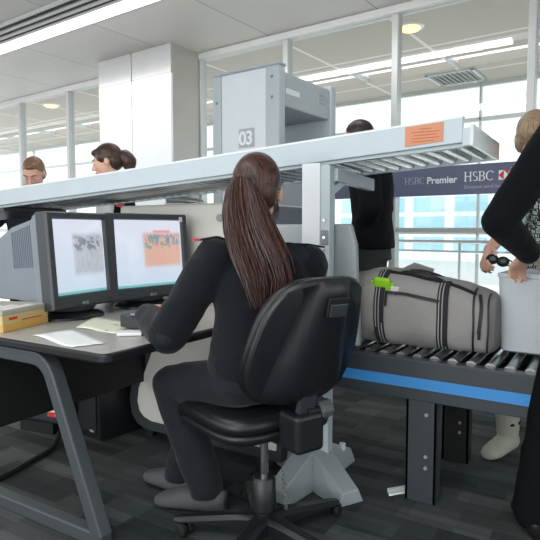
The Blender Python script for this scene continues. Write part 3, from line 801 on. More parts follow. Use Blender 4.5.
# mechanism, bracket and knob
MB().box((-.055, -.31, .345), (.06, -.20, .475), .016, mat=None).build('back_bracket_cover', 'black', t, bevel=.004)
MB().bar([(0, -.25, .40), (0, -.275, .47), (0, -.30, .56)], .06, .022, up=(0, 1, 0)).build('back_arm', 'darkgrey', t)
MB().bar([(0, -.24, .37), (0, .06, .355)], .085, .05).build('mechanism', 'black', t, bevel=.008)
mb = MB(); n = 40
rr = [[V((x, -.285+r*math.cos(2*PI*i/n)*(1+.07*(i % 4 < 2)), .475+r*math.sin(2*PI*i/n)*(1+.07*(i % 4 < 2)))) for i in range(n)] for x, r in ((.05, .026), (.052, .029), (.092, .029), (.096, .024))]
mb.ring_loft(rr); mb.build('tilt_knob', 'grip', t, True)
MB().tube([(0, -.285, .475), (.104, -.285, .475)], .014, 14).build('knob_hub', 'panel', t, True)
MB().tube([(.03, .06, .345), (.21, .06, .345), (.25, .06, .33)], [.007, .007, .012], 10).build('height_lever', 'black', t, True)
# gas lift
BO = V((-.055, -.125, 0))
MB().tube([BO+V((0, 0, .2)), BO+V((0, 0, .345))], .0145, 20).build('gas_rod', 'chrome', t, True)
MB().tube([BO+V((0, 0, z)) for z in (.03, .10, .11, .215, .222)], [.031, .031, .043, .04, .034], 24).build('column_cover', 'black', t, True)
# five star base
for k in range(5):
    a = math.radians(30+72*k+31.6-67); d = V((math.cos(a), math.sin(a), 0)); s = V((-d.y, d.x, 0)); rings = []
    for r, hw, zb, zt in ((.02, .038, .035, .092), (.10, .031, .045, .087), (.20, .027, .05, .076), (.29, .022, .05, .066), (.315, .016, .05, .06)):
        q = BO+d*r
        rings.append([q-s*hw+V((0, 0, zb)), q+s*hw+V((0, 0, zb)), q+s*hw+V((0, 0, zt-.012)), q+s*hw*.55+V((0, 0, zt)), q-s*hw*.55+V((0, 0, zt)), q-s*hw+V((0, 0, zt-.012))])
    arm = MB().ring_loft(rings).build('base_arm', 'black', t, True, bevel=.004)
    q = BO+d*.29; tw = a+.6+k; e = V((math.cos(tw), math.sin(tw), 0)); f = V((-e.y, e.x, 0))
    cst = MB(); cc = q+e*.014+V((0, 0, .0235))
    for sg in (-1, 1): cst.tube([cc+f*sg*.006, cc+f*sg*.010, cc+f*sg*.024, cc+f*sg*.027], [.017, .0235, .0235, .017], 18)
    cst.build('castor', 'rubber', arm, True)
    MB().ell(q+V((0, 0, .045)), (.018, .018, .012)).build('castor_hood', 'black', arm, True)
# little chain hanging beside the lift
mb = MB()
for k in range(9):
    p = V((.006+.002*k, -.15, .225-.016*k)); ring = []
    for i in range(9):
        a = 2*PI*i/8; u = V((1, 0, 0)) if k % 2 else V((0, 1, 0))
        ring.append(p+u*.006*math.cos(a)+V((0, 0, .010*math.sin(a))))
    mb.tube(ring, .0018, 6)
mb.build('chain', 'darksteel', t, True)

# ================================================================== HOLDALL
t = thing('holdall', 'grey canvas holdall with black strap bands and a lime green tag on the rollers', 'bag', (-.68, 2.345, .575))
BL = .285
def bag_pt(u, a, off=0):
    """u along -1..1, a angle round the section (0 = near bottom, going up the near side)"""
    hgt = .315-.075*max(0, u+.1)**1.3-.02*max(0, -u-.6)
    endk = (1-abs(u)**7)**.5 if abs(u) < 1 else 0
    hw = .155*(.86+.14*endk); h2 = hgt/2
    x, z = math.cos(a), math.sin(a); e = 2/3.0
    yy = -hw*math.copysign(abs(x)**e, x); zz = h2*math.copysign(abs(z)**e, z)
    sag = 1-.05*math.sin(u*5+1)*max(0, z)
    nn = V((0, -x, z)).normalized()
    bul = 1+.03*math.sin(u*9+2*z)
    return V((u*BL*(1+.04*(1-abs(z))), yy*bul, h2+zz*sag))+nn*off
def bag_sec(u, k, dx): return [V((u*BL+dx, q.y*k, .16*(1-k)*.9+q.z*k)) for q in (bag_pt(u, 2*PI*j/48) for j in range(48))]
mb = MB(); R = []
R.append(bag_sec(-1, .62, -.012)); R.append(bag_sec(-1, .86, -.010)); R.append(bag_sec(-1, .96, -.002))
for i in range(31):
    u = -.97+1.94*i/30; R.append([bag_pt(u, 2*PI*j/48, .006*noise.noise(V((u*4+j*.1, j*.25, 1)))) for j in range(48)])
R.append(bag_sec(1, .96, .004)); R.append(bag_sec(1, .88, .016)); R.append(bag_sec(1, .62, .020))
mb.ring_loft(R); mb.build('body', 'bag', t, 'all')
def ribbon(path, w, off, name, mat, par=t, thick=.004):
    """path of (u, a) over the bag; w = half width along u or a"""
    mb = MB(); R = []
    for i, (u, a) in enumerate(path):
        (u2, a2) = path[min(i+1, len(path)-1)]; (u1, a1) = path[max(i-1, 0)]
        p = bag_pt(u, a, off); tn = (bag_pt(u2, a2, off)-bag_pt(u1, a1, off)).normalized()
        nn = (bag_pt(u, a, off+.01)-p).normalized(); s = tn.cross(nn).normalized()
        R.append([p-s*w, p+s*w, p+s*w+nn*thick, p-s*w+nn*thick])
    mb.ring_loft(R); return mb.build(name, mat, par)
A = lambda lo, hi, n=22: [math.radians(lo+(hi-lo)*i/n) for i in range(n+1)]
for j, u in enumerate((-.47, .40)):
    sb = ribbon([(u, a) for a in A(-52, 68)], .021, .002, 'strap_band', 'webbing')
    for k in (-.012, 0, .012):
        du = k/BL
        ribbon([(u+du, a) for a in A(-52, 68)], .0022, .0055, 'stripe', 'webline', sb, .001)
# carry handles looping between the bands
for y0, lab in ((-.03, 0), (.05, 1)):
    pts = []
    ua, ub = -.47*BL, .40*BL
    for i in range(17):
        f = i/16; x = ua+(ub-ua)*f
        z = .300-.03*f+.028*math.sin(PI*f)
        pts.append(V((x, y0-.035*math.sin(PI*f), z)))
    MB().bar(pts, .034, .006).build('handle', 'webbing', t)
ribbon([(u, math.radians(62-20*max(0, u-.45)*1.2)) for u in [-.42+1.24*i/24 for i in range(25)]], .007, .003, 'top_zip', 'zip')
ribbon([(u, math.radians(17-2*u)) for u in [-.36+.72*i/14 for i in range(15)]], .006, .003, 'pocket_zip', 'zip')
ribbon([(-.37, math.radians(20)), (-.372, math.radians(10)), (-.372, math.radians(2))], .004, .006, 'zip_pull', 'webbing')
ribbon([(.80, a) for a in A(-50, 80)], .0035, .002, 'piping', 'zip')
ribbon([(.975, a) for a in A(-50, 80)], .003, .002, 'piping', 'zip')
ribbon([(.865+.03*math.sin(i/9*PI), math.radians(-6+62*i/9)) for i in range(10)], .006, .003, 'end_zip', 'zip')
ribbon([(.875, math.radians(-2)), (.875, math.radians(-14))], .005, .005, 'zip_pull', 'webbing')
ribbon([(-.93, a) for a in A(-50, 80)], .003, .002, 'piping', 'zip')
tg = MB().box((-.036, -.012, -.03), (.036, .006, .03), .012, seg=3)
o = tg.build('luggage_tag', 'lime', t, True); o.location = (-.44*BL-.005, -.142, .262); o.rotation_euler = (.28, .08, 0)
MB().box((-.052, -.004, -.026), (.05, .002, .012), .003).build('tag_strap', 'lime', o)
MB().box((.036, -.0065, -.026), (.072, .001, -.002), .002).build('paper_slip', 'label', o)
MB().bar([(-.16, .12, .27), (-.08, .135, .315), (.0, .13, .29)], .05, .006, up=(0, 1, 0)).build('shoulder_strap_pad', 'bag', t)

# ================================================================== BIN
t = thing('plastic_bin', 'pale grey plastic bin at the end of the rollers in the passenger\'s hands', 'bin', (-.17, 2.48, .578), math.radians(-4))
def bin_ring(k, z, inset=0): return [V((a, b, z)) for a, b in rrect(-.21*k+inset, .21*k-inset, -.15*k+inset, .15*k-inset, .03, 5)]
mb = MB(); mb.ring_loft([bin_ring(.93, 0, .012), bin_ring(.94, .008), bin_ring(1.0, .30), bin_ring(1.0, .30, .006), bin_ring(.94, .014, .006)]); mb.build('tub', 'bin', t, True)
mb = MB(); mb.ring_loft([bin_ring(1.0, .296), bin_ring(1.02, .298), bin_ring(1.02, .312), bin_ring(1.0, .314, .004), bin_ring(1.0, .296, .004)], cap=False); mb.build('rim', 'bin', t, True)

# a sneaker and sheet on the scanner top
t = thing('sneaker', 'grey and white sneaker in transit above the monitors under the tray rail', 'shoe', (-2.24, 2.64, 1.205), math.radians(10))
b = Blob(); b.loft([(V((-.11, 0, .05)), V((0, .035, 0)), V((0, 0, .045))), (V((-.05, 0, .045)), V((0, .04, 0)), V((0, 0, .045))), (V((.05, 0, .03)), V((0, .045, 0)), V((0, 0, .03))), (V((.12, 0, .022)), V((0, .035, 0)), V((0, 0, .02)))])
b.build('upper', 'darksteel', t, .005, 4)
b = Blob(); b.loft([(V((-.115, 0, .012)), V((0, .038, 0)), V((0, 0, .012))), (V((0, 0, .012)), V((0, .042, 0)), V((0, 0, .012))), (V((.13, 0, .012)), V((0, .036, 0)), V((0, 0, .012)))]); b.build('sole', 'shirt', t, .004, 3)
MB().box((-.02, -.02, .068), (.05, .02, .076), .004, mat=Matrix.Rotation(.25, 4, 'Y')).build('laces', 'shirt', t)

# ================================================================== PEOPLE
def axes(heading, pitch=0, roll=0):
    """columns: left, forward, up for a head or torso that faces heading (degrees)"""
    f = hd(heading); l = V((-f.y, f.x, 0)); u = V((0, 0, 1))
    R = Matrix((l, f, u)).transposed()                      # local x = left, y = forward, z = up
    R = R @ Matrix.Rotation(math.radians(-pitch), 3, 'X') @ Matrix.Rotation(math.radians(roll), 3, 'Y')
    return R                                                # positive pitch bows the head
def head_blob(b, c, R, s=1.0):
    """skull, jaw, nose, brow, ears round centre c"""
    q = lambda x, y, z: V(c)+R @ V((x*s, y*s, z*s))
    e = lambda x, y, z, r: b.ell(q(x, y, z), [k*s for k in r], R)
    e(0, -.012, .022, (.074, .094, .092)); e(0, .022, -.02, (.062, .07, .088)); e(0, .035, -.075, (.042, .045, .038))
    e(0, .062, -.098, (.022, .020, .016)); e(.03, .05, -.02, (.03, .04, .035)); e(-.03, .05, -.02, (.03, .04, .035))
    e(0, .076, .028, (.048, .018, .016)); b.cap(q(0, .09, .012), .008*s, q(0, .112, -.028), .013*s); e(.012, .097, -.034, (.009, .010, .008)); e(-.012, .097, -.034, (.009, .010, .008))
    e(0, .086, -.062, (.024, .012, .010))
    for sg in (-1, 1): e(sg*.032, .079, .014, (.014, .013, .0075))
    for sg in (-1, 1): e(sg*.078, -.008, -.008, (.011, .018, .032))
    return q
def face_parts(par, base, c, R, s=1.0, browmat='brow'):
    q = lambda x, y, z: V(c)+R @ V((x*s, y*s, z*s))-V(base)
    for sg in (-1, 1):
        ey = MB().ell(q(sg*.032, .077, .006), (.012*s, .012*s, .009*s)).build('eye', 'eye', par, 'all')
        MB().ell(q(sg*.032, .087, .005), (.0055*s, .003*s, .0055*s)).build('iris', 'iris', ey, 'all')
        MB().tube([q(sg*.014, .093, .028), q(sg*.032, .090, .034), q(sg*.052, .077, .028)], [.003*s, .0035*s, .002*s], 8).build('eyebrow', browmat, par, True)
    MB().tube([q(-.024, .088, -.062), q(-.01, .0975, -.059), q(0, .0985, -.0605), q(.01, .0975, -.059), q(.024, .088, -.062)], [.002*s, .005*s, .005*s, .005*s, .002*s], 8).tube([q(-.02, .090, -.067), q(0, .098, -.069), q(.02, .090, -.067)], [.002*s, .006*s, .002*s], 8).build('lips', 'lip', par, True)
def hand_blob(b, wrist, d, palm_n, side, s=1.0, curl=25, spread=1.0):
    """wrist point, d = direction of the fingers, palm_n = way the palm faces, side=+1 thumb on d x palm side"""
    d = V(d).normalized(); n = V(palm_n); n = (n-d*n.dot(d)).normalized(); t = d.cross(n)*side
    w = V(wrist)
    b.loft([(w-d*.01*s, t*.025*s, n*.019*s), (w+d*.03*s, t*.034*s, n*.017*s), (w+d*.085*s, t*.042*s, n*.014*s), (w+d*.098*s, t*.038*s, n*.010*s)], 16)
    for k, (o, L, r) in enumerate(((.032, .072, .0085), (.011, .082, .009), (-.011, .076, .0085), (-.031, .058, .0075))):
        base = w+d*.088*s+t*o*s; dirv = (d+t*o*2.2*spread).normalized(); p = base; c0 = curl*(1+.12*k)
        ang = c0*.5
        for j, (fr, rr) in enumerate(((.45, 1), (.32, .9), (.23, .8))):
            v = dirv*math.cos(math.radians(ang))+n*math.sin(math.radians(ang)); qn = p+v*L*fr*s
            b.cap(p, r*rr*s, qn, r*rr*.92*s, n=3); p = qn; ang += c0
    tb = w+d*.025*s+t*.028*s
    m1 = tb+(d*.6+t*.75+n*.25).normalized()*.036*s; m2 = m1+(d*.85+t*.35+n*.3).normalized()*.03*s; m3 = m2+(d*.95+t*.1+n*.35).normalized()*.024*s
    b.cap(tb, .014*s, m1, .0115*s, n=3); b.cap(m1, .011*s, m2, .0095*s, n=3); b.cap(m2, .0095*s, m3, .008*s, n=3)
def foot_blob(b, ankle, d, L=.25, h=.0):
    a = V(ankle); d = V(d).normalized(); s = V((-d.y, d.x, 0)); z = V((0, 0, 1)); g = V((a.x, a.y, h))
    b.loft([(g-d*.065+z*.035, s*.022, z*.030), (g-d*.045+z*.045, s*.033, z*.043), (g+z*.048, s*.038, z*.046), (g+d*.07+z*.036, s*.043, z*.034), (g+d*.13+z*.026, s*.045, z*.025), (g+d*.17+z*.021, s*.034, z*.018), (g+d*.185+z*.019, s*.018, z*.012)], 20)

def standing(name_label, hp, heading, height, lean=0, group=None):
    """reference joints of an upright figure; hp = feet point, returned in room space"""
    k = height/1.72; f = hd(heading); l = V((-f.y, f.x, 0)); z = V((0, 0, 1)); g = V((hp[0], hp[1], 0))
    le = f*math.sin(math.radians(lean)); 
    J = dict(f=f, l=l, g=g, k=k)
    J['pel'] = g+z*.93*k
    up = (z*math.cos(math.radians(lean))+le).normalized()
    J['up'] = up
    J['waist'] = J['pel']+up*.14*k; J['chest'] = J['pel']+up*.34*k; J['neck'] = J['pel']+up*.54*k; J['head'] = J['pel']+up*.54*k+z*.135*k+f*.015*k
    for sg, n in ((1, 'L'), (-1, 'R')):
        J['hip'+n] = J['pel']+l*sg*.085*k; J['knee'+n] = g+l*sg*.09*k+z*.49*k+f*.01; J['ank'+n] = g+l*sg*.095*k+z*.085*k-f*.02
        J['sh'+n] = J['pel']+up*.475*k+l*sg*.17*k
    return J
def torso_secs(J, fat=1.0, drop=0.0, top=True):
    l, f, k, up = J['l'], J['f'], J['k']*fat, J['up']
    S = [(J['pel']-up*(.10+drop), l*.165*k, f*.115*k), (J['pel'], l*.165*k, f*.115*k), (J['waist'], l*.145*k, f*.105*k), (J['chest'], l*.165*k, f*.118*k), (J['chest']+up*.10*k, l*.172*k, f*.105*k), (J['neck']-up*.045*k, l*.12*k, f*.075*k), (J['neck']+up*.0*k, l*.06*k, f*.06*k)]
    return S
def arms(b, J, L, R, r=(.052, .044, .034)):
    for n, (el, wr) in (('L', L), ('R', R)):
        b.cap(J['sh'+n], r[0], el, r[1]); b.cap(el, r[1], wr, r[2])
def legs(b, J, r=(.085, .06, .05), stop=None):
    for n in 'LR':
        b.cap(J['hip'+n]-V((0, 0, .03)), r[0], J['knee'+n], r[1]); b.cap(J['knee'+n], r[1], J['ank'+n] if stop is None else J['ank'+n]+V((0, 0, stop)), r[2])

# ---------- the seated officer
def seated_woman():
    P = V((-1.09, 1.675, .54)); fp = hd(166); lp = V((-fp.y, fp.x, 0)); z = V((0, 0, 1))
    base = V((HUB.x, HUB.y, 0))
    t = thing('person', 'woman in black uniform jumper with long brown ponytail seated on the swivel chair', 'person', base)
    shL, shR = W(214, 258, 1.93), W(309, 264, 2.06)
    mid = (shL+shR)/2; lc = (shL-shR).normalized(); lc.z = 0; lc.normalize(); fc = V((lc.y, -lc.x, 0))
    elL, wrL = W(168, 334, 1.96), W(148, 316, 2.16)
    elR, wrR = V((-1.10, 2.03, .755)), V((-1.33, 2.0, .76))
    hipL, hipR = P+lp*.085, P-lp*.085
    knL, knR = W(172, 384, 2.10), W(205, 380, 2.32)
    ankL, ankR = W(206, 484, 2.06), W(181, 480, 2.20)
    ankL.z = .085; ankR.z = .085
    hc = W(257, 192, 2.01); R = axes(120, 4)
    nb = V((mid.x, mid.y, 1.02))-fc*.0
    # body: one skin from head to feet
    b = Blob(base)
    head_blob(b, hc, R, 1.06)
    b.cap(nb, .052, hc-R @ V((0, .01, .07)), .047)
    b.loft([(P-z*.06, lp*.14, fp*.10), (P+z*.05, lp*.14, fp*.10), (P.lerp(mid, .45), lp.lerp(lc, .5)*.115, fp.lerp(fc, .5)*.085), (mid-z*.10, lc*.14, fc*.09), (mid-z*.0, lc*.15, fc*.06), (nb+z*.0, lc*.05, fc*.05)])
    for a, e, w in ((shL, elL, wrL), (shR, elR, wrR)): b.cap(a, .042, e, .036); b.cap(e, .036, w, .025)
    for h, k, a in ((hipL, knL, ankL), (hipR, knR, ankR)): b.cap(h, .065, k, .045); b.cap(k, .045, a, .034)
    dl = (W(156, 304, 2.27)-wrL); hand_blob(b, wrL, dl, (0, 0, -1), -1, .95, 22)
    dr = V((-1, -.35, -.12)); hand_blob(b, wrR, dr, (0, 0, -1), 1, .95, 22)
    foot_blob(b, ankL, hd(200)); foot_blob(b, ankR, hd(176))
    b.build('body', 'skin', t, .006, 4)
    face_parts(t, base, hc, R, 1.06)
    # jumper
    b = Blob(base)
    b.loft([(P+z*.005, lp*.178, fp*.13), (P+z*.06, lp*.185, fp*.135), (P+z*.13, lp.lerp(lc, .25)*.172, fp.lerp(fc, .25)*.125), (P.lerp(mid, .5), lp.lerp(lc, .5)*.168, fp.lerp(fc, .5)*.115), (mid-z*.13, lc*.178, fc*.118), (mid-z*.05, lc*.178, fc*.105), (mid+z*.005, lc*.155, fc*.085), (mid+z*.045, lc*.085, fc*.07), (nb+z*.02, lc*.062, fc*.062)])
    for a, e, w in ((shL, elL, wrL), (shR, elR, wrR)):
        b.cap(a, .070, e, .070); b.cap(e, .070, w, .052)
    b.build('jumper', 'sweater', t, .007, 6, wr=.0065, wf=7, wst=(1, 1, 1.8))
    # smooth shoulder yokes, elbow patch, epaulettes
    for sh, el, sg in ((shL, elL, 1), (shR, elR, -1)):
        b = Blob(base); b.cap(sh+z*.006, .066, sh.lerp(el, .22)+z*.004, .066); b.cap(sh+z*.004, .064, mid+lc*sg*.09+z*.018, .052); b.build('shoulder_patch', 'patch', t, .007, 5)
        d = lc*sg
        MB().bar([mid+lc*sg*.085+z*.062-base, sh-d*.01+z*.073-base, sh+d*.055+z*.062-base], .045, .006).build('epaulette', 'patch', t, bevel=.002)
    MB().box((-.010, -.022, -.003), (.010, .022, .006), .002, mat=Matrix.Translation(shL+lc*.062+z*.062-base) @ Matrix.Rotation(math.atan2(lc.y, lc.x), 4, 'Z')).build('epaulette_tab', 'badge', t)
    b = Blob(base); b.cap(elL+V((.004, -.01, -.006)), .062, elL.lerp(wrL, .45)+V((.004, -.008, -.004)), .058); b.build('elbow_patch', 'patch', t, .007, 5)
    MB().tube([nb+z*.035+lc*a*.055-base+fc*c*.055 for a, c in [(math.cos(q), math.sin(q)) for q in [2*PI*i/20 for i in range(21)]]], .009, 8).build('shirt_collar', 'shirt', t, True)
    # trousers
    b = Blob(base)
    b.loft([(P-z*.075, lp*.15, fp*.12), (P-z*.03, lp*.185, fp*.14), (P+z*.05, lp*.18, fp*.13), (P+z*.10, lp*.165, fp*.12)])
    for h, k, a in ((hipL, knL, ankL), (hipR, knR, ankR)):
        b.cap(h-z*.012, .092, k, .074); b.cap(k, .074, a+z*.0, .066)
        b.cap(k.lerp(a, .4)+V((.012, 0, 0)), .068, a, .064)
    b.build('trousers', 'trousers', t, .007, 6, wr=.006, wf=8, cut=[((0, 0, .062), (0, 0, -1))])
    # shoes
    for a, hh, n in ((ankL, 200, 'L'), (ankR, 176, 'R')):
        d = hd(hh); s = V((-d.y, d.x, 0)); g = V((a.x, a.y, 0))-base
        sk = Blob(base); foot_blob(sk, a, d); sk.cap(a, .04, a+z*.06, .045); so = sk.build('sock', 'shoelining', t, .005, 3)
        for v in so.data.vertices: v.co += v.normal*.004
        for v in so.data.vertices: v.co.z = max(v.co.z, .003)
        up = Blob(); up.loft([(g-d*.08+z*.036, s*.028, z*.036), (g-d*.06+z*.042, s*.040, z*.042), (g+z*.036, s*.046, z*.036), (g+d*.05+z*.040, s*.049, z*.040), (g+d*.08+z*.041, s*.050, z*.041), (g+d*.13+z*.033, s*.052, z*.033), (g+d*.18+z*.025, s*.040, z*.025), (g+d*.205+z*.02, s*.02, z*.016)], 20)
        sh = up.build('shoe', 'shoe', t, .005, 4)
        sl = MB().prism([tuple(g+d*x+s*y+z*.001) for x, y in ((-.08, -.02), (-.05, -.04), (.06, -.048), (.14, -.05), (.19, -.028), (.20, 0), (.19, .028), (.14, .05), (.06, .048), (-.05, .04), (-.08, .02))], (0, 0, .009)).build('sole', 'rubber', sh)
        MB().ell(g+d*.0+z*.071, (.07, .040, .012), Matrix.Rotation(math.radians(hh), 3, 'Z')).build('shoe_opening', 'shoelining', sh, 'all')
    # hair: smooth cap drawn back to a tie, then a long ponytail of strands
    q = lambda x, y, z_: hc+R @ V((x, y, z_))
    b = Blob(base); e = lambda x, y, z_, r: b.ell(q(x, y, z_), r, R)
    e(0, -.022, .040, (.086, .100, .098)); e(0, -.045, -.005, (.078, .075, .08)); e(.05, -.03, -.005, (.036, .06, .07)); e(-.052, -.05, .04, (.034, .045, .055)); e(0, .03, .075, (.06, .055, .04))
    e(.012, -.06, -.05, (.048, .04, .045))
    hp_ = b.build('hair', 'hair', t, .006, 6)
    # combed strands over the cap
    tie = W(242, 176, 1.90)
    tie = q(.02, -.130, .015)
    mb = MB(); rnd = random.Random(3)
    for i in range(240):
        a = rnd.uniform(-1.25, 1.25)*PI/2*1.25; el = rnd.uniform(-.7, 1.35)
        st = V((math.sin(a)*math.cos(el)*.083, (.35+.65*math.cos(a))*math.cos(el)*.06+.02, .032+math.sin(el)*.094))
        pts = []
        for k in range(9):
            f = k/8
            p = st.lerp(V((.02, -.128, .015)), f)
            c = V((0, -.022, .030)); v = p-c; r = V((v.x/.088, v.y/.106, v.z/.106)).length
            tgt = v*(1/max(r, .2)); v = tgt*(1-f**3)+v*f**3
            pts.append(q(*(c+v*1.012))-base)
        mb.tube(pts, [.0019]*8+[.001], 5)
    mb.build('strands', 'hair', hp_, True)
    MB().tube([tie+R @ V((.018*math.cos(x), -.004, .018*math.sin(x)))-base for x in [2*PI*i/16 for i in range(17)]], .006, 8).build('hair_tie', 'ear', t, True)
    keys = [(242, 176, 1.885, 8), (243, 190, 1.865, 17), (246, 210, 1.85, 23), (252, 232, 1.835, 26), (261, 256, 1.82, 27), (269, 281, 1.81, 24), (268, 309, 1.805, 14)]
    def pon(f, s, dep):
        f *= len(keys)-1; i = min(int(f), len(keys)-2); g = f-i
        a = [keys[i][k]*(1-g)+keys[i+1][k]*g for k in range(4)]
        return W(a[0]+s*a[3], a[1], a[2]+dep)
    mb = MB()
    for i in range(420):
        s = rnd.uniform(-1, 1); rad = math.sqrt(max(0, 1-s*s)); dep = .03*(-rad*rnd.uniform(-.4, 1))+.015
        L = rnd.uniform(.72, .97) if abs(s) < .8 else rnd.uniform(.55, .95)
        if s < -.35: L = min(1, L+.08)
        ph = rnd.uniform(0, 6); pts = []; drift = rnd.uniform(-.42, .42) if rnd.random() < .8 else rnd.uniform(-.7, .7)
        for k in range(15):
            f = k/14*L; ss = s+drift*f*f+.05*math.sin(f*7+ph)*f
            pts.append(pon(f, ss, dep*min(1, .35+f*2)+.004*math.sin(f*5+ph))-base)
        w = rnd.uniform(.0015, .0028)
        mb.tube(pts, [w]*11+[w*.9, w*.7, w*.5, w*.25], 5)
    mb.build('ponytail', 'hair', t, True)
    # loose wisps at the nape by the ear
    mb = MB()
    for i in range(14):
        p0 = q(-.055-.02*rnd.random(), -.035, -.03-.02*rnd.random()); mb.tube([p0-base, p0+R @ V((-.006, -.012, -.035))-base, p0+R @ V((.002, -.03, -.07))-base], [.001, .0009, .0004], 5)
    mb.build('wisps', 'hair', t, True)
    ee = MB().ell(q(-.083, -.004, -.036)-base, (.004, .004, .004)).build('earring', 'chrome', t, True)
seated_woman()

# ---------- passenger at the right edge, black long sleeve
def near_passenger():
    ankL = W(535, 512, 1.90); g = V((ankL.x+.16, ankL.y+.10, 0))
    base = V((ankL.x+.10, ankL.y+.03, 0))
    f = hd(128); l = V((-f.y, f.x, 0)); z = V((0, 0, 1))
    t = thing('person', 'passenger in black long sleeved top and black trousers cut off by the right edge', 'person', base)
    J = dict(f=f, l=l, k=1.0, up=(z+f*.12).normalized()); up = J['up']
    shL = W(562, 131, 1.86)
    J['shL'] = shL; J['shR'] = shL-l*.34
    neck = shL-l*.17+up*.06
    J['neck'] = neck; J['pel'] = neck-up*.54; J['waist'] = neck-up*.40; J['chest'] = neck-up*.20
    elL, wrL = W(499, 221, 1.83), W(528, 252, 1.99)
    elR = J['shR']-z*.26-f*.05-l*.05; wrR = elR+f*.20+l*.06-z*.02
    J['hipL'] = J['pel']+l*.085; J['hipR'] = J['pel']-l*.085
    knL = W(556, 410, 1.87); J['kneeL'] = knL; J['kneeR'] = J['hipR'].lerp(g, .5)+f*.03; J['kneeR'].z = .5
    ankL.z = .085; J['ankL'] = ankL; J['ankR'] = V((g.x+.1, g.y-.12, .085))
    hc = neck+z*.14+f*.05; R = axes(128, 25)
    b = Blob(base); head_blob(b, hc, R); b.cap(neck-up*.02, .055, hc-R @ V((0, .01, .07)), .05)
    b.loft(torso_secs(J, .86)); arms(b, J, (elL, wrL), (elR, wrR), (.042, .036, .026)); legs(b, J, (.07, .05, .036))
    hand_blob(b, wrL+ (wrL-elL).normalized()*.01, W(513, 270, 2.10)-wrL, (.0, .2, -1), -1, 1.0, 30); hand_blob(b, wrR, f*.8+l*.5, (0, 0, -1), 1, 1.0, 30)
    foot_blob(b, J['ankL'], hd(112)); foot_blob(b, J['ankR'], hd(135))
    b.build('body', 'skin', t, .006, 4); face_parts(t, base, hc, R)
    b = Blob(base); b.cap(shL+z*.01, .07, neck.lerp(shL, .4), .06); b.loft(torso_secs(J, 1.02)[0:6]+[(J['neck']-up*.0, l*.075, f*.07)]); arms(b, J, (elL, wrL), (elR, wrR), (.072, .055, .042))
    b.build('black_top', 'sleeve', t, .007, 6, wr=.004, wf=8)
    b = Blob(base); b.loft(torso_secs(J, 1.04, .02)[0:3]); legs(b, J, (.10, .083, .075), stop=-.005); b.ell(J['hipL']-z*.12+f*.06, (.08, .08, .12))
    b.build('trousers', 'trousers2', t, .007, 6, wr=.005, wf=7, cut=[((0, 0, .03), (0, 0, -1))])
    for a, hh in ((J['ankL'], 112), (J['ankR'], 125)):
        s = Blob(base); foot_blob(s, a, hd(hh)); d = hd(hh); o = s.build('shoe', 'blackshoe', t, .006, 3)
        for v in o.data.vertices: v.co += v.normal*.006
        for v in o.data.vertices: v.co.z = max(v.co.z, 0.001)
    b = Blob(base); q = lambda x, y, zz: hc+R @ V((x, y, zz)); b.ell(q(0, -.02, .035), (.084, .1, .095), R); b.ell(q(0, -.045, -.02), (.078, .07, .08), R); b.build('hair', 'hair2', t, .007, 5)
    MB().tube([wrL+V((.03*math.cos(x), .012*math.sin(x)-.0, .03*math.sin(x)))-base for x in [2*PI*i/16 for i in range(17)]], .006, 8).build('wrist_band', 'panel', t, True)
near_passenger()

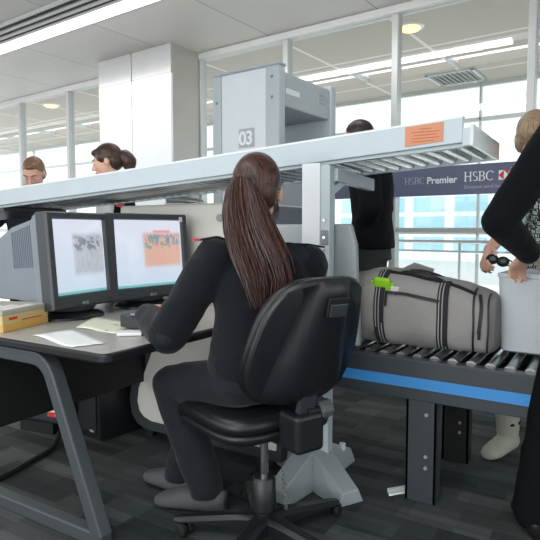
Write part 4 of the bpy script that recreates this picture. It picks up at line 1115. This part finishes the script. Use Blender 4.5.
# ---------- passenger behind the conveyor, patterned blouse
def far_passenger():
    f0 = W(548, 300, 2.82); base = V((f0.x, f0.y, 0))
    t = thing('person', 'light haired passenger in black and white patterned blouse behind the conveyor at right', 'person', base)
    J = standing(None, base, 228, 1.66, 6); f, l, up = J['f'], J['l'], J['up']; z = V((0, 0, 1))
    boot = WZ(507, 450, 0); 
    J['ankR'] = V((boot.x, boot.y, .085)); J['kneeR'] = J['hipR'].lerp(J['ankR'], .52)+f*.03
    wr = W(489, 250, 2.62); el = W(510, 218, 2.72)+V((.02, .0, -.01))
    J['hipR'], J['hipL'] = J['hipR'], J['hipL']
    elL = J['shL']-z*.27-f*.02+l*.05; wrL = elL+f*.06-z*.21
    hc = W(535, 139, 2.76); J['neck'] = (J['neck']+V((hc.x, hc.y, J['neck'].z)))/2
    R = axes(292, 42)
    b = Blob(base); head_blob(b, hc, R); b.cap(J['neck']-up*.02, .05, hc-R @ V((0, .01, .07)), .046); b.loft(torso_secs(J, .86)); arms(b, J, (elL, wrL), (el, wr), (.04, .036, .027)); legs(b, J, (.07, .05, .036))
    hand_blob(b, wr, W(483, 264, 2.55)-wr, V((.3, -.5, -.6)), 1, 1.0, 38, .6); hand_blob(b, wrL, f*.3-z, -l, -1)
    foot_blob(b, J['ankR'], hd(250)); foot_blob(b, J['ankL'], hd(228))
    b.build('body', 'skin2', t, .006, 4); face_parts(t, base, hc, R)
    b = Blob(base); b.loft(torso_secs(J, 1.04, .05)); 
    for n, e in (('L', elL), ('R', el)): b.cap(J['sh'+n], .066, J['sh'+n].lerp(e, 1.0), .056)
    b.cap(el, .052, el.lerp(wr, .25), .046)
    b.build('blouse', 'blouse', t, .007, 6, wr=.004, wf=8)
    b = Blob(base); b.loft(torso_secs(J, .98, .0)[0:3]); legs(b, J, (.09, .065, .055), stop=.06); b.build('trousers', 'trousers2', t, .007, 6, wr=.003, cut=[((0, 0, .13), (0, 0, -1))])
    for a, hh in ((J['ankR'], 250), (J['ankL'], 228)):
        s = Blob(base); foot_blob(s, a, hd(hh)); s.cap(a, .045, a+z*.09, .052); o = s.build('boot', 'boot', t, .006, 4)
        for v in o.data.vertices: v.co += v.normal*.006; v.co.z = max(v.co.z, .001)
    q = lambda x, y, zz: hc+R @ V((x, y, zz))
    b = Blob(base); b.ell(q(0, -.022, .035), (.087, .103, .097), R); b.ell(q(0, -.05, -.03), (.080, .07, .085), R); b.ell(q(.055, -.01, -.01), (.032, .05, .07), R); b.ell(q(-.055, -.01, -.01), (.032, .05, .07), R); b.ell(q(0, .05, .075), (.055, .045, .03), R)
    hh = b.build('hair', 'hair3', t, .006, 5, wr=.003, wf=25)
    # sunglasses in the hand
    g = thing('sunglasses', 'folded black sunglasses held in the passenger\'s hand over the bin', 'sunglasses', W(497, 263, 2.5)); g.scale = (.82, .82, .82)
    for k in (0, 1):
        c = V((.03-.055*(k == 0), .0, .02-.012*k)); MB().ell(c, (.027, .006, .022)).build('lens', 'black', g, 'all')
        MB().tube([c+V((.030*math.cos(x), 0, .025*math.sin(x))) for x in [2*PI*i/18 for i in range(19)]], .004, 8).build('rim', 'panel', g, True)
    MB().tube([(.06, 0, .02), (.075, .02, .005), (.10, .03, -.03)], .004, 8).build('temple_arm', 'panel', g, True)
    MB().tube([(-.055, 0, .025), (.0, .025, .0), (.08, .03, -.02)], .004, 8).build('temple_arm', 'panel', g, True)
far_passenger()

# ---------- officer in dark jacket behind the conveyor
def dark_officer():
    g = W(372, 300, 3.85); base = V((g.x, g.y, 0)); z = V((0, 0, 1))
    t = thing('person', 'man in black jacket standing behind the scanner exit, hands clasped in front', 'person', base)
    J = standing(None, base, 190, 1.84, 2); f, l, up = J['f'], J['l'], J['up']
    elL = J['shL']-z*.29-f*.05+l*.04; wrL = elL+f*.10-l*.13-z*.17; elR = J['shR']-z*.29-f*.05; wrR = elR+f*.10+l*.12-z*.17
    hc = W(357, 139, 3.82); R = axes(198, 6)
    b = Blob(base); head_blob(b, hc, R); b.cap(J['neck']-up*.02, .057, hc-R @ V((0, .01, .07)), .053); b.loft(torso_secs(J, .88)); arms(b, J, (elL, wrL), (elR, wrR), (.045, .038, .028)); legs(b, J, (.07, .05, .037))
    hand_blob(b, wrL, f-l*.5-z*.2, -l, -1, 1.0, 30); hand_blob(b, wrR, f+l*.5-z*.2, l, 1, 1.0, 30); foot_blob(b, J['ankL'], f); foot_blob(b, J['ankR'], f)
    b.build('body', 'skin', t, .006, 4); face_parts(t, base, hc, R, browmat='panel')
    b = Blob(base); b.loft(torso_secs(J, 1.16, -.04)); arms(b, J, (elL, wrL), (elR, wrR), (.08, .076, .055)); b.build('jacket', 'jacket', t, .008, 6, wr=.005, wf=7)
    b = Blob(base); b.loft(torso_secs(J, .97, .04)[0:2]); legs(b, J, (.095, .075, .065), stop=-.02); b.build('trousers', 'greytrousers', t, .008, 6, wr=.004, cut=[((0, 0, .05), (0, 0, -1))])
    for n in 'LR':
        s = Blob(base); foot_blob(s, J['ank'+n], f); o = s.build('shoe', 'blackshoe', t, .007, 3)
        for v in o.data.vertices: v.co += v.normal*.006; v.co.z = max(v.co.z, .001)
    q = lambda x, y, zz: hc+R @ V((x, y, zz))
    b = Blob(base); b.ell(q(0, -.022, .036), (.081, .097, .092), R); b.ell(q(0, -.05, -.02), (.076, .062, .07), R); b.build('hair', 'hair5', t, .006, 5, wr=.002, wf=40)
    MB().ell(J['chest']+f*.118+l*.075+up*.05-base, (.02, .035, .035), Matrix.Rotation(math.radians(210), 3, 'Z')).build('badge', 'badge', t, True)
dark_officer()

# ---------- woman officer at the arch
def arch_officer():
    g = W(122, 300, 4.05); base = V((g.x, g.y, 0)); z = V((0, 0, 1))
    t = thing('person', 'woman in black vest over white shirt, dark hair tied back, looking down beyond the scanner', 'person', base)
    J = standing(None, base, 205, 1.66, 4); f, l, up = J['f'], J['l'], J['up']
    elL = J['shL']-z*.26+l*.05; wrL = elL+f*.22-l*.03; elR = J['shR']-z*.26-l*.05; wrR = elR+f*.22+l*.03
    hc = W(107, 162, 3.98); R = axes(219, 16)
    b = Blob(base); head_blob(b, hc, R, .97); b.cap(J['neck']-up*.02, .05, hc-R @ V((0, .01, .07)), .045); b.loft(torso_secs(J, .86)); arms(b, J, (elL, wrL), (elR, wrR), (.04, .035, .026)); legs(b, J, (.07, .05, .036))
    hand_blob(b, wrL, f, (0, 0, -1), -1); hand_blob(b, wrR, f, (0, 0, -1), 1); foot_blob(b, J['ankL'], f); foot_blob(b, J['ankR'], f)
    b.build('body', 'skin', t, .006, 4); face_parts(t, base, hc, R, .97)
    b = Blob(base); arms(b, J, (elL, wrL), (elR, wrR), (.062, .056, .045)); b.loft(torso_secs(J, .95)[2:]); b.build('shirt', 'shirt', t, .008, 6, wr=.003)
    b = Blob(base); b.loft(torso_secs(J, 1.06, .04)[0:6]); b.build('vest', 'jacket', t, .008, 5, wr=.003)
    b = Blob(base); b.loft(torso_secs(J, 1.0, .0)[0:2]); legs(b, J, (.09, .07, .06), stop=-.01); b.build('trousers', 'trousers2', t, .008, 5, wr=.003, cut=[((0, 0, .05), (0, 0, -1))])
    for n in 'LR':
        s = Blob(base); foot_blob(s, J['ank'+n], f); o = s.build('shoe', 'blackshoe', t, .007, 3)
        for v in o.data.vertices: v.co += v.normal*.006; v.co.z = max(v.co.z, .001)
    q = lambda x, y, zz: hc+R @ V((x, y, zz))
    b = Blob(base); b.ell(q(0, -.022, .04), (.083, .098, .09), R); b.ell(q(0, -.055, -.005), (.077, .062, .07), R); b.ell(q(0, .045, .08), (.056, .045, .026), R); b.ell(q(.05, .0, .035), (.032, .055, .05), R); b.ell(q(-.05, .0, .035), (.032, .055, .05), R); b.build('hair', 'hair2', t, .006, 5)
    b = Blob(base); b.chain([q(0, -.09, .015), q(0, -.125, .0), q(0, -.145, -.035), q(0, -.14, -.075)], [.042, .055, .055, .04]); b.build('ponytail', 'hair2', t, .007, 5, wr=.003, wf=30)
    MB().tube([q(.046*math.cos(x), -.104, .012+.046*math.sin(x))-base for x in [2*PI*i/16 for i in range(17)]], .008, 8).build('hair_tie', 'ear', t, True)
    c = W(120, 202, 3.8); n = (V((0, 0, CAM_H))-c).normalized(); c = J['chest']+l*.11+f*.03-base; n = (l*.9+f*.4).normalized()
    c = W(120, 202, 3.90)-base; n = V((.5, -.85, 0)); MB().tube([c, c+n*.03], .036, 24).build('badge', 'badge', t, True)
arch_officer()

# ---------- man at far left
def left_man():
    g = W(30, 300, 4.75); base = V((g.x, g.y, 0)); z = V((0, 0, 1))
    t = thing('person', 'man with short brown hair and navy shirt looking down at far left beyond the rail', 'person', base)
    J = standing(None, base, 305, 1.62, 6); f, l, up = J['f'], J['l'], J['up']
    elR = J['shR']-z*.26-l*.1; wrR = elR+f*.16-l*.05-z*.12; elL = J['shL']-z*.27+l*.06; wrL = elL+f*.2-z*.08
    hc = W(34, 174, 4.6); R = axes(303, 34)
    b = Blob(base); head_blob(b, hc, R, 1.03); b.cap(J['neck']-up*.02, .057, hc-R @ V((0, .01, .07)), .054); b.loft(torso_secs(J, .88)); arms(b, J, (elL, wrL), (elR, wrR), (.048, .042, .03)); legs(b, J, (.07, .05, .037))
    hand_blob(b, wrL, f-z*.3, (0, 0, -1), -1); hand_blob(b, wrR, f-z*.6, (0, 0, -1), 1); foot_blob(b, J['ankL'], f); foot_blob(b, J['ankR'], f)
    b.build('body', 'skin2', t, .006, 4); face_parts(t, base, hc, R, 1.03)
    b = Blob(base); b.loft(torso_secs(J, 1.06, .05))
    for n, e in (('L', elL), ('R', elR)): b.cap(J['sh'+n], .07, J['sh'+n].lerp(e, .7), .062)
    b.build('shirt', 'navy', t, .008, 6, wr=.004)
    b = Blob(base); b.loft(torso_secs(J, 1.0, .0)[0:3]); legs(b, J, (.095, .075, .065), stop=-.01); b.build('trousers', 'trousers2', t, .008, 5, wr=.003, cut=[((0, 0, .05), (0, 0, -1))])
    for n in 'LR':
        s = Blob(base); foot_blob(s, J['ank'+n], f); o = s.build('shoe', 'blackshoe', t, .007, 3)
        for v in o.data.vertices: v.co += v.normal*.006; v.co.z = max(v.co.z, .001)
    q = lambda x, y, zz: hc+R @ V((x, y, zz))
    b = Blob(base); b.ell(q(0, -.030, .042), (.084, .098, .092), R); b.ell(q(0, -.055, -.02), (.08, .062, .07), R); b.ell(q(0, .035, .092), (.05, .045, .026), R); b.build('hair', 'hair4', t, .006, 5, wr=.002, wf=40)
left_man()

# ================================================================== LIGHT
sc = bpy.context.scene
w = bpy.data.worlds.new('sky'); sc.world = w; w.use_nodes = True
bg = w.node_tree.nodes['Background']; bg.inputs[0].default_value = (.93, .97, 1.0, 1); bg.inputs[1].default_value = 1.9
def area(name, loc, size, power, rot=(0, 0, 0), col=(1, 1, 1)):
    l = bpy.data.lights.new(name, 'AREA'); l.shape = 'RECTANGLE'; l.size, l.size_y = size; l.energy = power; l.color = col
    o = bpy.data.objects.new(name, l); C.objects.link(o); o.location = loc; o.rotation_euler = rot; return o
area('overhead_fill', (-.2, -.8, 2.95), (2.4, .6), 40)  # unseen overhead fill lights, added to brighten the room
area('overhead_fill', (-2.6, .6, 2.95), (2.4, .5), 25)
area('upward_fill', (-1.0, -2.6, .9), (3.0, 1.0), 95, (math.radians(150), 0, 0))  # added fill behind the camera, lifts the ceiling and rail front
area('slot_lamp', tuple(wp(-2.2, -1.40, 2.97)), (6, .12), 42, (math.radians(22), 0, WR))
area('hall_fill', tuple(wp(-1, 1.6, .15)), (5, .8), 50, (PI, 0, WR))  # both hall lights are added fill without a fixture, brightening its ceiling
area('hall_fill', tuple(wp(-7, 1.6, .15)), (5, .8), 50, (PI, 0, WR))
sc.view_settings.view_transform = 'Standard'; sc.view_settings.look = 'None'; sc.view_settings.exposure = 0; sc.view_settings.gamma = 1
